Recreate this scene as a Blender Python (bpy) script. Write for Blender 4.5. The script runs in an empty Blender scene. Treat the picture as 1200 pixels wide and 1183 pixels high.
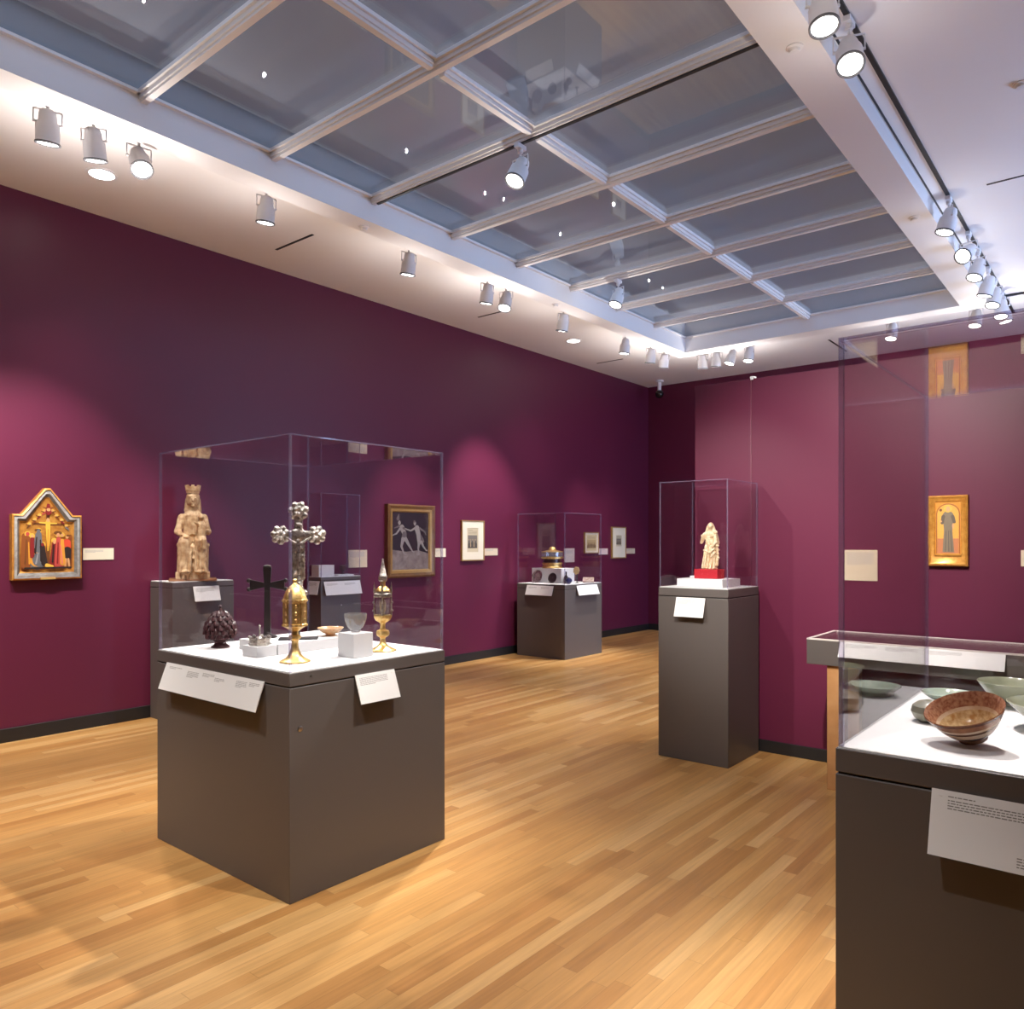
import bpy, bmesh, math, random
from mathutils import Vector, Matrix, Euler
random.seed(7)
PI = math.pi
SC = bpy.context.scene
COL = SC.collection

# ------------------------------------------------------------------ materials
MATS = {}
def _nt(name):
    m = bpy.data.materials.new(name); m.use_nodes = True
    nt = m.node_tree; nt.nodes.clear()
    out = nt.nodes.new('ShaderNodeOutputMaterial')
    return m, nt, out
def N(nt, typ, **kw):
    n = nt.nodes.new(typ)
    for k, v in kw.items():
        if hasattr(n, k): setattr(n, k, v)
        else: n.inputs[k].default_value = v
    return n
def L(nt, a, b): nt.links.new(a, b)
def srgb(r, g, b):
    f = lambda c: (c/255/12.92) if c/255 <= .04045 else ((c/255+.055)/1.055)**2.4
    return (f(r), f(g), f(b), 1)

def pbr(name, col, rough=.5, metal=0., spec=.5, noise=0., nscale=30., bump=0., bscale=200., coat=0., col2=None, detail=4.):
    m, nt, out = _nt(name)
    b = N(nt, 'ShaderNodeBsdfPrincipled')
    b.inputs['Base Color'].default_value = col
    b.inputs['Roughness'].default_value = rough
    b.inputs['Metallic'].default_value = metal
    b.inputs['Specular IOR Level'].default_value = spec
    b.inputs['Coat Weight'].default_value = coat
    tc = N(nt, 'ShaderNodeTexCoord')
    if noise or col2:
        nz = N(nt, 'ShaderNodeTexNoise'); nz.inputs['Scale'].default_value = nscale; nz.inputs['Detail'].default_value = detail
        L(nt, tc.outputs['Object'], nz.inputs['Vector'])
        r = N(nt, 'ShaderNodeValToRGB')
        c2 = col2 or tuple(c*(1-noise) for c in col[:3])+(1,)
        r.color_ramp.elements[0].position = .35; r.color_ramp.elements[0].color = c2
        r.color_ramp.elements[1].position = .65; r.color_ramp.elements[1].color = col
        L(nt, nz.outputs['Fac'], r.inputs['Fac']); L(nt, r.outputs['Color'], b.inputs['Base Color'])
    if bump:
        n2 = N(nt, 'ShaderNodeTexNoise'); n2.inputs['Scale'].default_value = bscale; n2.inputs['Detail'].default_value = 3
        L(nt, tc.outputs['Object'], n2.inputs['Vector'])
        bp = N(nt, 'ShaderNodeBump'); bp.inputs['Strength'].default_value = bump; bp.inputs['Distance'].default_value = .003
        L(nt, n2.outputs['Fac'], bp.inputs['Height']); L(nt, bp.outputs['Normal'], b.inputs['Normal'])
    L(nt, b.outputs['BSDF'], out.inputs['Surface'])
    MATS[name] = m
    return m

def emis(name, col, s):
    m, nt, out = _nt(name)
    e = N(nt, 'ShaderNodeEmission'); e.inputs['Color'].default_value = col; e.inputs['Strength'].default_value = s
    L(nt, e.outputs[0], out.inputs['Surface']); return m

def clear_sheet(name, f0=.04, tint=(.985, .98, .985, 1), rough=0.0, base=0.0, basecol=(.5, .5, .5, 1)):
    """clear acrylic or glass sheet: sees through straight, reflects by angle"""
    m, nt, out = _nt(name)
    lw = N(nt, 'ShaderNodeLayerWeight'); lw.inputs['Blend'].default_value = .5
    pw = N(nt, 'ShaderNodeMath', operation='POWER'); pw.inputs[1].default_value = 5
    L(nt, lw.outputs['Facing'], pw.inputs[0])
    mu = N(nt, 'ShaderNodeMath', operation='MULTIPLY_ADD'); mu.inputs[1].default_value = 1-f0; mu.inputs[2].default_value = f0
    L(nt, pw.outputs[0], mu.inputs[0])
    t = N(nt, 'ShaderNodeBsdfTransparent'); t.inputs['Color'].default_value = tint
    g = N(nt, 'ShaderNodeBsdfGlossy'); g.inputs['Roughness'].default_value = rough; g.inputs['Color'].default_value = (1, 1, 1, 1)
    mx = N(nt, 'ShaderNodeMixShader')
    L(nt, mu.outputs[0], mx.inputs[0]); L(nt, t.outputs[0], mx.inputs[1]); L(nt, g.outputs[0], mx.inputs[2])
    last = mx
    if base:
        d = N(nt, 'ShaderNodeBsdfDiffuse'); d.inputs['Color'].default_value = basecol
        m2 = N(nt, 'ShaderNodeMixShader'); m2.inputs[0].default_value = base
        L(nt, mx.outputs[0], m2.inputs[1]); L(nt, d.outputs[0], m2.inputs[2]); last = m2
    L(nt, last.outputs[0], out.inputs['Surface']); return m

def oak_floor():
    m, nt, out = _nt('oak_strip_floor')
    b = N(nt, 'ShaderNodeBsdfPrincipled')
    tc = N(nt, 'ShaderNodeTexCoord'); sp = N(nt, 'ShaderNodeSeparateXYZ'); L(nt, tc.outputs['Object'], sp.inputs[0])
    def M(op, a, bb=None, cc=None):
        n = N(nt, 'ShaderNodeMath', operation=op)
        for i, v in enumerate((a, bb, cc)):
            if v is None: continue
            if isinstance(v, (int, float)): n.inputs[i].default_value = v
            else: L(nt, v, n.inputs[i])
        return n.outputs[0]
    W = .0635
    rx = M('DIVIDE', sp.outputs['X'], W); row = M('FLOOR', rx); fx = M('SUBTRACT', rx, row)
    wn = N(nt, 'ShaderNodeTexWhiteNoise', noise_dimensions='1D'); L(nt, row, wn.inputs['W'])
    yo = M('MULTIPLY_ADD', wn.outputs['Value'], 7.3, sp.outputs['Y'])
    ln = M('MULTIPLY_ADD', wn.outputs['Value'], .9, .8)
    ry = M('DIVIDE', yo, ln); pl = M('FLOOR', ry); fy = M('SUBTRACT', ry, pl)
    cb = N(nt, 'ShaderNodeCombineXYZ'); L(nt, row, cb.inputs[0]); L(nt, pl, cb.inputs[1])
    w2 = N(nt, 'ShaderNodeTexWhiteNoise', noise_dimensions='3D'); L(nt, cb.outputs[0], w2.inputs['Vector'])
    rmp = N(nt, 'ShaderNodeValToRGB')
    els = rmp.color_ramp.elements
    els[0].position = 0; els[0].color = FLOOR_C[0]
    els[1].position = 1; els[1].color = FLOOR_C[3]
    e = els.new(.3); e.color = FLOOR_C[1]
    e = els.new(.75); e.color = FLOOR_C[2]
    L(nt, w2.outputs['Value'], rmp.inputs['Fac'])
    # grain drawn out along each board
    off = M('MULTIPLY', w2.outputs['Value'], 31.)
    gx = M('MULTIPLY_ADD', sp.outputs['X'], 60., off); gy = M('MULTIPLY', sp.outputs['Y'], 3.)
    gc = N(nt, 'ShaderNodeCombineXYZ'); L(nt, gx, gc.inputs[0]); L(nt, gy, gc.inputs[1]); L(nt, off, gc.inputs[2])
    gn = N(nt, 'ShaderNodeTexNoise'); gn.inputs['Scale'].default_value = 1.; gn.inputs['Detail'].default_value = 6; L(nt, gc.outputs[0], gn.inputs['Vector'])
    gr = N(nt, 'ShaderNodeMapRange'); gr.inputs['From Min'].default_value = .3; gr.inputs['From Max'].default_value = .7
    gr.inputs['To Min'].default_value = .84; gr.inputs['To Max'].default_value = 1.08; L(nt, gn.outputs['Fac'], gr.inputs['Value'])
    hs = N(nt, 'ShaderNodeVectorMath', operation='SCALE'); L(nt, rmp.outputs['Color'], hs.inputs[0]); L(nt, gr.outputs[0], hs.inputs['Scale'])
    # fine joints
    ex = M('MINIMUM', fx, M('SUBTRACT', 1., fx)); ey = M('MINIMUM', fy, M('SUBTRACT', 1., fy))
    jx = M('LESS_THAN', ex, .018); jy = M('LESS_THAN', M('MULTIPLY', ey, ln), .0014)
    jj = M('MAXIMUM', jx, jy)
    jc = N(nt, 'ShaderNodeMix', data_type='RGBA'); jc.inputs['Factor'].default_value = 0
    L(nt, M('MULTIPLY', jj, .28), jc.inputs[0]); L(nt, hs.outputs[0], jc.inputs[6]); jc.inputs[7].default_value = (.12, .055, .02, 1)
    L(nt, jc.outputs[2], b.inputs['Base Color'])
    rr = M('MULTIPLY_ADD', gn.outputs['Fac'], .12, .25); L(nt, rr, b.inputs['Roughness'])
    b.inputs['Specular IOR Level'].default_value = .45
    L(nt, b.outputs[0], out.inputs['Surface'])
    return m

FLOOR_C = [srgb(172, 122, 68), srgb(188, 139, 81), srgb(196, 149, 90), srgb(208, 165, 108)]
M_floor = oak_floor()
M_wall = pbr('burgundy_paint', (.110, .0140, .042, 1), .40, spec=.36, bump=.05, bscale=140)
M_ceil = pbr('ceiling_white', (.86, .85, .85, 1), .7)
M_trim = pbr('white_trim_paint', (.80, .79, .79, 1), .45)
M_base = pbr('black_baseboard', (.012, .011, .012, 1), .5)
M_grey = pbr('grey_plinth_paint', (.105, .092, .088, 1), .42, bump=.03, bscale=300)
M_deck = pbr('white_deck', (.86, .86, .86, 1), .6)
M_seam = pbr('dark_joint', (.015, .013, .012, 1), .6)
M_card = pbr('white_card', (.82, .81, .80, 1), .55)
M_cream = pbr('cream_card', (.70, .58, .42, 1), .6)
M_ink = pbr('faded_ink', (.42, .41, .40, 1), .6)
M_ink2 = pbr('grey_ink', (.24, .23, .22, 1), .6)
M_acryl = clear_sheet('clear_acrylic', .035)
M_edge = clear_sheet('acrylic_edge', .10, (.86, .84, .93, 1), .06, .16, (.46, .43, .60, 1))
M_glass = clear_sheet('skylight_glass', .05, (.93, .95, .97, 1))
def shade_fabric():
    m, nt, out = _nt('grey_roller_shade')
    d = N(nt, 'ShaderNodeBsdfDiffuse'); d.inputs['Color'].default_value = (.27, .275, .30, 1)
    t = N(nt, 'ShaderNodeBsdfTranslucent'); t.inputs['Color'].default_value = (.10, .10, .105, 1)
    a = N(nt, 'ShaderNodeAddShader'); L(nt, d.outputs[0], a.inputs[0]); L(nt, t.outputs[0], a.inputs[1]); L(nt, a.outputs[0], out.inputs['Surface'])
    return m
M_shade = shade_fabric()
M_well = pbr('well_grey', (.26, .27, .29, 1), .7)
M_gold = pbr('gilt_metal', (.95, .70, .30, 1), .38, metal=1., col2=(.66, .42, .13, 1), nscale=55, bump=.25, bscale=90)
M_silver = pbr('aged_silver', (.74, .70, .64, 1), .36, metal=1., col2=(.26, .22, .19, 1), nscale=60, bump=.3, bscale=90)
M_bronze = pbr('blackened_bronze', (.035, .028, .028, 1), .4, metal=.6, bump=.2, bscale=60)
M_dark = pbr('dark_mount', (.03, .03, .032, 1), .5)
M_pom = pbr('dark_red_carved', (.055, .022, .024, 1), .3, bump=.2, bscale=70)
M_oakst = pbr('worn_gilded_wood', (.74, .55, .33, 1), .5, col2=(.42, .25, .12, 1), nscale=26, bump=.3, bscale=60, detail=6)
M_ivory = pbr('ivory', (.88, .74, .52, 1), .42, col2=(.68, .48, .27, 1), nscale=45, bump=.1)
M_red = pbr('red_velvet', (.45, .008, .02, 1), .55)
M_crystal = clear_sheet('crystal', .10, (.86, .86, .86, 1), .05, .12, (.7, .7, .68, 1))
M_celadon = pbr('celadon_glaze', (.36, .38, .27, 1), .16, col2=(.28, .30, .21, 1), nscale=9, coat=.3)
M_celpale = pbr('pale_celadon_glaze', (.48, .56, .46, 1), .14, col2=(.38, .47, .38, 1), nscale=9, coat=.3)
M_stone = pbr('grey_green_glaze', (.33, .33, .25, 1), .3, col2=(.25, .24, .18, 1), nscale=12)
M_shell = pbr('tortoise_agate', (.52, .25, .09, 1), .3, col2=(.68, .52, .34, 1), nscale=30, coat=.2)
M_lamp = pbr('white_lamp_enamel', (.84, .84, .86, 1), .35)
M_rim = pbr('lamp_rim', (.12, .12, .13, 1), .4)
M_track = pbr('black_track', (.02, .02, .022, 1), .5)
M_lens = emis('lit_lens', (1, .98, .95, 1), 14.)
M_maple = pbr('maple_leg', (.56, .30, .13, 1), .4, col2=(.48, .24, .095, 1), nscale=8)
M_tableint = pbr('table_lining', (.40, .33, .33, 1), .7)
M_cam = pbr('camera_black', (.01, .01, .01, 1), .15)
M_brass = pbr('lock_steel', (.45, .43, .42, 1), .3, metal=1.)
M_blue = pbr('cobalt_glass', (.02, .02, .08, 1), .12)
M_framewood = pbr('walnut_gilt_frame', (.19, .09, .03, 1), .38, col2=(.15, .07, .022, 1), nscale=24)
M_framegold = pbr('pale_gilt_frame', (.42, .26, .09, 1), .4, metal=.3)
M_mat = pbr('cream_mat', (.80, .73, .58, 1), .7)
M_oldgold = pbr('old_gold_leaf', (.60, .29, .055, 1), .38, metal=.25, col2=(.44, .18, .03, 1), nscale=30, bump=.1)
M_blueslate = pbr('slate_moulding', (.21, .20, .20, 1), .4, col2=(.13, .12, .11, 1), nscale=30)

# ------------------------------------------------------------------ geometry helpers
def BM(): return bmesh.new()
def quad(bm, vs, mi=0):
    f = bm.faces.new([bm.verts.new(v) for v in vs]); f.material_index = mi; return f
def box(bm, x0, x1, y0, y1, z0, z1, mi=0, M=None):
    c = [Vector((x, y, z)) for z in (z0, z1) for y in (y0, y1) for x in (x0, x1)]
    if M is not None: c = [M @ v for v in c]
    v = [bm.verts.new(p) for p in c]
    for a in ((0, 2, 3, 1), (4, 5, 7, 6), (0, 1, 5, 4), (2, 6, 7, 3), (0, 4, 6, 2), (1, 3, 7, 5)):
        f = bm.faces.new([v[i] for i in a]); f.material_index = mi
def lathe(bm, prof, seg=32, mi=0, M=None, lobes=0, lob=0., cap=True, mis=None):
    rings = []
    for r, z in prof:
        ring = []
        for k in range(seg):
            a = 2*PI*k/seg
            rr = max(r, 1e-5)*(1+lob*math.cos(lobes*a)) if lobes else max(r, 1e-5)
            p = Vector((rr*math.cos(a), rr*math.sin(a), z))
            ring.append(bm.verts.new(M @ p if M is not None else p))
        rings.append(ring)
    for i in range(len(rings)-1):
        for k in range(seg):
            f = bm.faces.new([rings[i][k], rings[i][(k+1) % seg], rings[i+1][(k+1) % seg], rings[i+1][k]])
            f.material_index = mis[i] if mis else mi; f.smooth = True
    if cap:
        f = bm.faces.new(list(reversed(rings[0]))); f.material_index = mis[0] if mis else mi
        f = bm.faces.new(rings[-1]); f.material_index = mis[-1] if mis else mi
def tube(bm, pts, r, seg=8, mi=0):
    pts = [Vector(p) for p in pts]
    for a, b in zip(pts, pts[1:]):
        d = b-a
        M = Matrix.Translation(a) @ d.to_track_quat('Z', 'Y').to_matrix().to_4x4()
        lathe(bm, [(r, 0), (r, d.length)], seg, mi, M)
def ball(bm, c, r, mi=0, sub=2, rot=None):
    rr = (r, r, r) if isinstance(r, (int, float)) else r
    M = Matrix.Translation(Vector(c)) @ (Euler(rot).to_matrix().to_4x4() if rot else Matrix()) @ Matrix.Diagonal((*rr, 1))
    g = bmesh.ops.create_icosphere(bm, subdivisions=sub, radius=1, matrix=M)
    fs = {f for v in g['verts'] for f in v.link_faces}
    for f in fs: f.material_index = mi; f.smooth = True
def limb(bm, a, b, r0, r1, seg=12, flat=1.0):
    a, b = Vector(a), Vector(b); d = b-a
    M = Matrix.Translation(a) @ d.to_track_quat('Z', 'Y').to_matrix().to_4x4()
    lathe(bm, [(r0, 0), (r0*.5+r1*.5, d.length*.5), (r1, d.length)], seg, 0, M)
    ball(bm, a, r0); ball(bm, b, r1)
def obj(name, bm, mats, parent=None, loc=None, sharp=35, bevel=0., recalc=True):
    if recalc: bmesh.ops.recalc_face_normals(bm, faces=bm.faces)
    me = bpy.data.meshes.new(name); bm.to_mesh(me); bm.free()
    for m in (mats if isinstance(mats, (list, tuple)) else [mats]): me.materials.append(m)
    if sharp:
        try: me.set_sharp_from_angle(angle=math.radians(sharp))
        except Exception: pass
    o = bpy.data.objects.new(name, me); COL.objects.link(o)
    if parent is not None: o.parent = parent
    if loc is not None: o.location = loc
    if bevel:
        md = o.modifiers.new('soft_edge', 'BEVEL'); md.width = bevel; md.segments = 2; md.limit_method = 'ANGLE'
    return o
def thing(name, label, cat, loc=(0, 0, 0), rz=0., group=None):
    o = bpy.data.objects.new(name, None); COL.objects.link(o)
    o.empty_display_size = .1; o.location = loc; o.rotation_euler = (0, 0, rz)
    return tag(o, label, cat, group)
def tag(o, label, cat, group=None):
    o['label'] = label; o['category'] = cat
    if group: o['group'] = group
    return o
def struct(o): o['kind'] = 'structure'; return o
def sculpt(name, bm, voxel, mat, parent, disp=None, smooth=2):
    """fuse overlapping shapes into one continuous carved surface"""
    bmesh.ops.recalc_face_normals(bm, faces=bm.faces)
    me = bpy.data.meshes.new('tmp'); bm.to_mesh(me); bm.free()
    t = bpy.data.objects.new('tmp', me); COL.objects.link(t)
    r = t.modifiers.new('r', 'REMESH'); r.mode = 'VOXEL'; r.voxel_size = voxel
    s = t.modifiers.new('s', 'SMOOTH'); s.iterations = smooth; s.factor = .5
    bpy.context.view_layer.update()
    ev = t.evaluated_get(bpy.context.evaluated_depsgraph_get())
    out = bpy.data.meshes.new_from_object(ev)
    bpy.data.objects.remove(t); bpy.data.meshes.remove(me)
    if disp:
        out.update()
        nr = [v.normal.copy() for v in out.vertices]
        for v, n in zip(out.vertices, nr): v.co += n*disp(v.co, n)
    for p in out.polygons: p.use_smooth = True
    out.materials.clear(); out.materials.append(mat)
    out.name = name
    o = bpy.data.objects.new(name, out); COL.objects.link(o)
    o.parent = parent
    return o

# ------------------------------------------------------------------ room shell
XW, YF, ZC, ZR = -6.6, 11.78, 4.175, 4.05       # left wall, far wall, ceiling, skylight kerb
XR, YB = 3.0, -3.0
SX0, SX1, SY0, SY1 = -4.75, -1.52, -.515, 9.47  # skylight well
OX0, OX1, OY0, OY1 = -4.95, -1.27, -.75, 9.70   # its dropped kerb
bm = BM(); box(bm, XW-.1, XR+.1, YB-.1, YF+.1, -.1, 0); struct(obj('floor', bm, M_floor))
bm = BM(); box(bm, XW-.12, XW, YB-.1, YF+.1, 0, ZC+.02); struct(obj('wall_left', bm, M_wall))
bm = BM(); box(bm, XW, XR, YF, YF+.12, 0, ZC+.02); struct(obj('wall_far', bm, M_wall))
bm = BM(); box(bm, XR, XR+.12, YB-.1, YF+.1, 0, ZC+.02); struct(obj('wall_right', bm, M_wall))
bm = BM(); box(bm, XW, XR, YB-.12, YB, 0, ZC+.02); struct(obj('wall_back', bm, M_wall))
bm = BM()
for a in ((XW-.1, OX0, YB-.1, YF+.1), (OX1, XR+.1, YB-.1, YF+.1), (OX0, OX1, YB-.1, OY0), (OX0, OX1, OY1, YF+.1)):
    box(bm, a[0], a[1], a[2], a[3], ZC, ZC+.15)
struct(obj('ceiling', bm, M_ceil))
bm = BM(); box(bm, XW, XW+.014, YB, YF, 0, .105); struct(obj('baseboard_left', bm, M_base, bevel=.003))
bm = BM(); box(bm, XW+.014, XR, YF-.014, YF, 0, .105); struct(obj('baseboard_far', bm, M_base, bevel=.003))
# freestanding partition: two panels, pale joint strip and clip
PX0, PX1, PY, PH = -2.64, 2.2, 5.43, 2.69
bm = BM(); box(bm, PX0, -2.203, PY, PY+.2, 0, PH); box(bm, -2.197, PX1, PY, PY+.2, 0, PH); box(bm, -2.21, -2.19, PY+.012, PY+.19, 0, PH-.01)
struct(obj('wall_partition', bm, M_wall, bevel=.002))
bm = BM(); box(bm, -2.2024, -2.1976, PY-.001, PY+.02, .1, PH+.004); struct(obj('trim_1', bm, pbr('joint_strip', (.17, .05, .075, 1), .4)))
bm = BM(); box(bm, PX0+.01, PX1, PY-.012, PY, 0, .085); struct(obj('baseboard_partition', bm, M_base, bevel=.002))
bm = BM(); box(bm, -.016, .016, -.005, .035, 0, .012); box(bm, -.009, .009, -.012, -.004, -.014, .012)
tag(obj('panel_clip', bm, M_lamp, loc=(-2.19, PY, PH+.004)), 'small white clip on the partition top above the panel joint', 'clip')

# ------------------------------------------------------------------ skylight
sky = bpy.data.objects.new('window_1', None); COL.objects.link(sky); struct(sky)
bm = BM()   # dropped kerb and well sides
for a in ((OX0, SX0, OY0, OY1), (SX1, OX1, OY0, OY1), (SX0, SX1, OY0, SY0), (SX0, SX1, SY1, OY1)):
    box(bm, a[0], a[1], a[2], a[3], ZR, 4.262)
obj('well_frame', bm, M_trim, sky)
bm = BM()
for a in ((OX0, SX0, OY0, OY1), (SX1, OX1, OY0, OY1), (SX0, SX1, OY0, SY0), (SX0, SX1, SY1, OY1)):
    box(bm, a[0], a[1], a[2], a[3], 4.262, 4.46)
obj('upper_lining', bm, M_well, sky)
bm = BM()   # thin glazing lip around the well
for a in ((SX0, SX0+.03, SY0, SY1), (SX1-.03, SX1, SY0, SY1), (SX0+.03, SX1-.03, SY0, SY0+.03), (SX0+.03, SX1-.03, SY1-.03, SY1)):
    box(bm, a[0], a[1], a[2], a[3], 4.238, 4.256)
obj('glazing_lip', bm, M_trim, sky)
bm = BM(); box(bm, SX0, SX1, SY0, SY1, 4.262, 4.27); obj('glass', bm, M_glass, sky)
bm = BM(); quad(bm, [(OX0, OY0, 4.461), (OX0, OY1, 4.461), (OX1, OY1, 4.461), (OX1, OY0, 4.461)]); obj('roller_shade', bm, M_shade, sky)
XM = -3.135
def bar_profile(bm, along, c, a0, a1):
    # stepped glazing bar: broad flange at the glass, narrow stem below
    for hw, z0, z1 in ((.045, 4.238, 4.262), (.030, 4.212, 4.238), (.020, 4.195, 4.212)):
        if along == 'x': box(bm, a0, a1, c-hw, c+hw, z0, z1)
        else: box(bm, c-hw, c+hw, a0, a1, z0, z1)
MUL = [.40+.915*i for i in range(10)]
for y in MUL:
    bm = BM(); bar_profile(bm, 'x', y, SX0, SX1)
    obj('glazing_bar', bm, M_trim, sky, bevel=.002)
ys = [SY0]+MUL+[SY1]
bm = BM()
for a, b in zip(ys, ys[1:]):
    bar_profile(bm, 'y', XM, a+(.0455 if a != SY0 else 0), b-(.0455 if b != SY1 else 0))
obj('glazing_bar', bm, M_trim, sky, bevel=.002)

# ------------------------------------------------------------------ light tracks
def track(x0, x1, y0, y1, z, label, h=.03):
    bm = BM(); box(bm, x0, x1, y0, y1, z-h, z)
    return tag(obj('light_track', bm, M_track), label, 'light track', 'lighting tracks')
track(-5.06, -5.03, -.6, 9.74, ZC, 'long lighting track hidden beside the left skylight kerb', .018)
track(-4.9, -.8, 9.80, 9.83, ZC, 'short lighting track across the ceiling beyond the skylight', .018)
track(-1.168, -1.142, -.6, 10.6, ZC, 'thin black lighting track along the right of the skylight', .012)
track(SX0+.05, SX1-.05, 4.06-.010, 4.06+.010, 4.195, 'thin dark track under the glazing bar crossing near the hanging lamp', .010)
bm = BM(); box(bm, -1.262, -1.250, -.6, 10.6, ZC-.004, ZC); struct(obj('trim_2', bm, M_track))

# ------------------------------------------------------------------ spotlights
def lamp_meshes():
    bm = BM()
    lathe(bm, [(.012, .075), (.030, .075), (.042, .066), (.048, .045), (.050, .010), (.064, -.012), (.066, -.105), (.070, -.108), (.070, -.118), (.060, -.118), (.058, -.108), (.01, -.106)], 28, 0,
          mis=[0]*6+[1]*5)
    bmesh.ops.recalc_face_normals(bm, faces=bm.faces)
    can = bpy.data.meshes.new('can'); bm.to_mesh(can); bm.free(); can.materials.append(M_lamp); can.materials.append(M_rim)
    bm = BM(); lathe(bm, [(.0575, -.112), (.0575, -.109)], 28)
    for f in bm.faces: f.smooth = False
    lens = bpy.data.meshes.new('lens'); bm.to_mesh(lens); bm.free(); lens.materials.append(M_lens)
    bm = BM(); box(bm, -.018, .018, -.045, .045, -.028, 0); lathe(bm, [(.019, -.055), (.019, -.028)], 16)
    ad = bpy.data.meshes.new('track_adapter'); bm.to_mesh(ad); bm.free(); ad.materials.append(M_lamp)
    bm = BM()
    tube(bm, [(0, 0, -.05), (0, 0, -.085)], .008)
    tube(bm, [(-.074, 0, -.085), (.074, 0, -.085)], .005); 
    for s in (-1, 1): tube(bm, [(s*.074, 0, -.085), (s*.074, 0, -.165)], .004); 
    for s in (-1, 1): tube(bm, [(s*.078, 0, -.16), (s*.052, 0, -.16)], .007)
    yk = bpy.data.meshes.new('yoke'); bm.to_mesh(yk); bm.free(); yk.materials.append(M_lamp)
    return can, lens, ad, yk
CAN, LENS, ADAPT, YOKE = lamp_meshes()
GAIN, UPFILL, DAY = 1.5, 13., 12.
def spot_light(pos, d, power, size, blend=.8, col=(1, .94, .86), soft=.045, upfill=UPFILL):
    power *= GAIN
    ld = bpy.data.lights.new('spot_beam', 'SPOT'); ld.energy = power; ld.spot_size = math.radians(size); ld.spot_blend = blend
    ld.color = col; ld.shadow_soft_size = soft
    lo = bpy.data.objects.new('spot_beam', ld); COL.objects.link(lo)
    lo.location = pos; lo.rotation_euler = Vector(d).to_track_quat('-Z', 'Y').to_euler()
    if upfill:   # added upward light below the lamp, without a fixture, to brighten the ceiling
        pd = bpy.data.lights.new('ceiling_fill', 'SPOT'); pd.energy = upfill; pd.color = (1, .93, .89); pd.shadow_soft_size = .008; pd.spot_size = math.radians(172); pd.spot_blend = 1
        po = bpy.data.objects.new('ceiling_fill', pd); COL.objects.link(po); po.location = Vector(pos)+Vector(d).normalized()*.03+Vector((0, 0, -.30)); po.rotation_euler = (PI, 0, 0)
    return lo
def spotlight(T, aim, label, power=200, size=50, rig=True, drop=0.0, blend=.8, tilt=.45, upfill=UPFILL):
    T = Vector(T); piv = T+Vector((0, 0, -.16-drop))
    d = (Vector(aim)-piv).normalized()
    if rig:
        t = thing('track_spotlight', label, 'spotlight', T, 0, 'white track spotlights')
        def part(n, me, par=t):
            o = bpy.data.objects.new(n, me); COL.objects.link(o); o.parent = par; return o
        part('track_adapter', ADAPT)
        yaw = math.atan2(d.y, d.x)+PI/2
        y = part('yoke', YOKE); y.rotation_euler = (0, 0, yaw); y.location = (0, 0, -drop)
        if drop:
            bm = BM(); tube(bm, [(0, 0, -.05), (0, 0, -.06-drop)], .008); obj('drop_rod', bm, M_lamp, t)
        dv = (d*tilt+Vector((0, 0, -1))*(1-tilt)).normalized(); q = dv.to_track_quat('-Z', 'Y')
        c = part('can', CAN); c.location = (0, 0, -.16-drop); c.rotation_euler = q.to_euler()
        l = part('lens', LENS, c); l['label'] = 'glowing white lens'
    spot_light(piv+(dv if rig else d)*.14, d, power, size, blend, upfill=upfill)
XL_, ZL = -5.045, ZC-.018
ordn = ['first', 'second', 'third', 'fourth', 'fifth', 'sixth', 'seventh', 'eighth', 'ninth', 'tenth', 'last']
LEFT = [(1.80, (-6.6, 2.34, 1.6), 290, 48), (2.06, (-6.45, 3.45, 1.4), 150, 32), (2.34, (-2.9, 2.0, 1.0), 260, 40), (3.28, (-6.4, 3.5, 1.2), 120, 34), (4.72, (-6.5, 5.0, 1.2), 110, 32),
        (5.78, (-6.6, 6.2, 1.4), 210, 38), (6.07, (-4.6, 4.4, 0), 160, 60), (7.08, (-6.6, 7.5, 1.8), 290, 46), (8.42, (-6.0, 8.3, .9), 340, 40), (9.08, (-6.6, 9.95, 1.4), 110, 36), (9.44, (-6.6, 10.75, 1.4), 70, 34)]
for i, (y, aim, p, sz) in enumerate(LEFT):
    spotlight((XL_, y, ZL), aim, f'white spotlight beside the left skylight kerb, {ordn[i]} from the near end', p, sz, tilt=.9 if i in (2, 6) else .4)
FAR = [(-4.66, (-5.2, 11.3, 0), 30, 44), (-4.46, (-5.1, 11.0, 0), 30, 44), (-4.24, (-5.5, 8.4, .9), 140, 40), (-4.0, (-4.3, 8.4, 0), 190, 60), (-2.27, (-2.9, 8.2, 0), 90, 60), (-1.42, (-2.0, 8.4, .2), 60, 60), (-1.16, (0, 10.0, 0), 40, 60)]
for i, (x, aim, p, sz) in enumerate(FAR):
    spotlight((x, 9.815, ZL), aim, f'white spotlight past the far skylight end, {ordn[i]} from left in that row', p, sz, tilt=.6)
RIGHT = [(3.70, (-.30, 2.5, .96), 270, 40), (4.12, (-.45, 2.45, .9), 200, 40), (6.73, (-2.6, 5.9, 1.2), 60, 50), (7.60, (-2.9, 2.4, 1.0), 560, 24), (8.09, (-3.4, 4.5, 0), 260, 40), (8.69, (-3.6, 8.6, 0), 170, 60), (9.13, (-2.5, 6.5, .5), 60, 60), (9.62, (-1.5, 7.5, 0), 60, 60)]
for i, (y, aim, p, sz) in enumerate(RIGHT):
    spotlight((-1.155, y, ZC-.012), aim, f'white spotlight on the right ceiling track, {ordn[i]} from the near end', p, sz, tilt=.9 if i in (1, 3) else .5, upfill=4.)
spotlight((-3.25, 4.06, 4.185), (-3.5, 2.3, 1.0), 'bright white spotlight hanging under the skylight centre crossing', 520, 50, tilt=.9)
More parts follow.
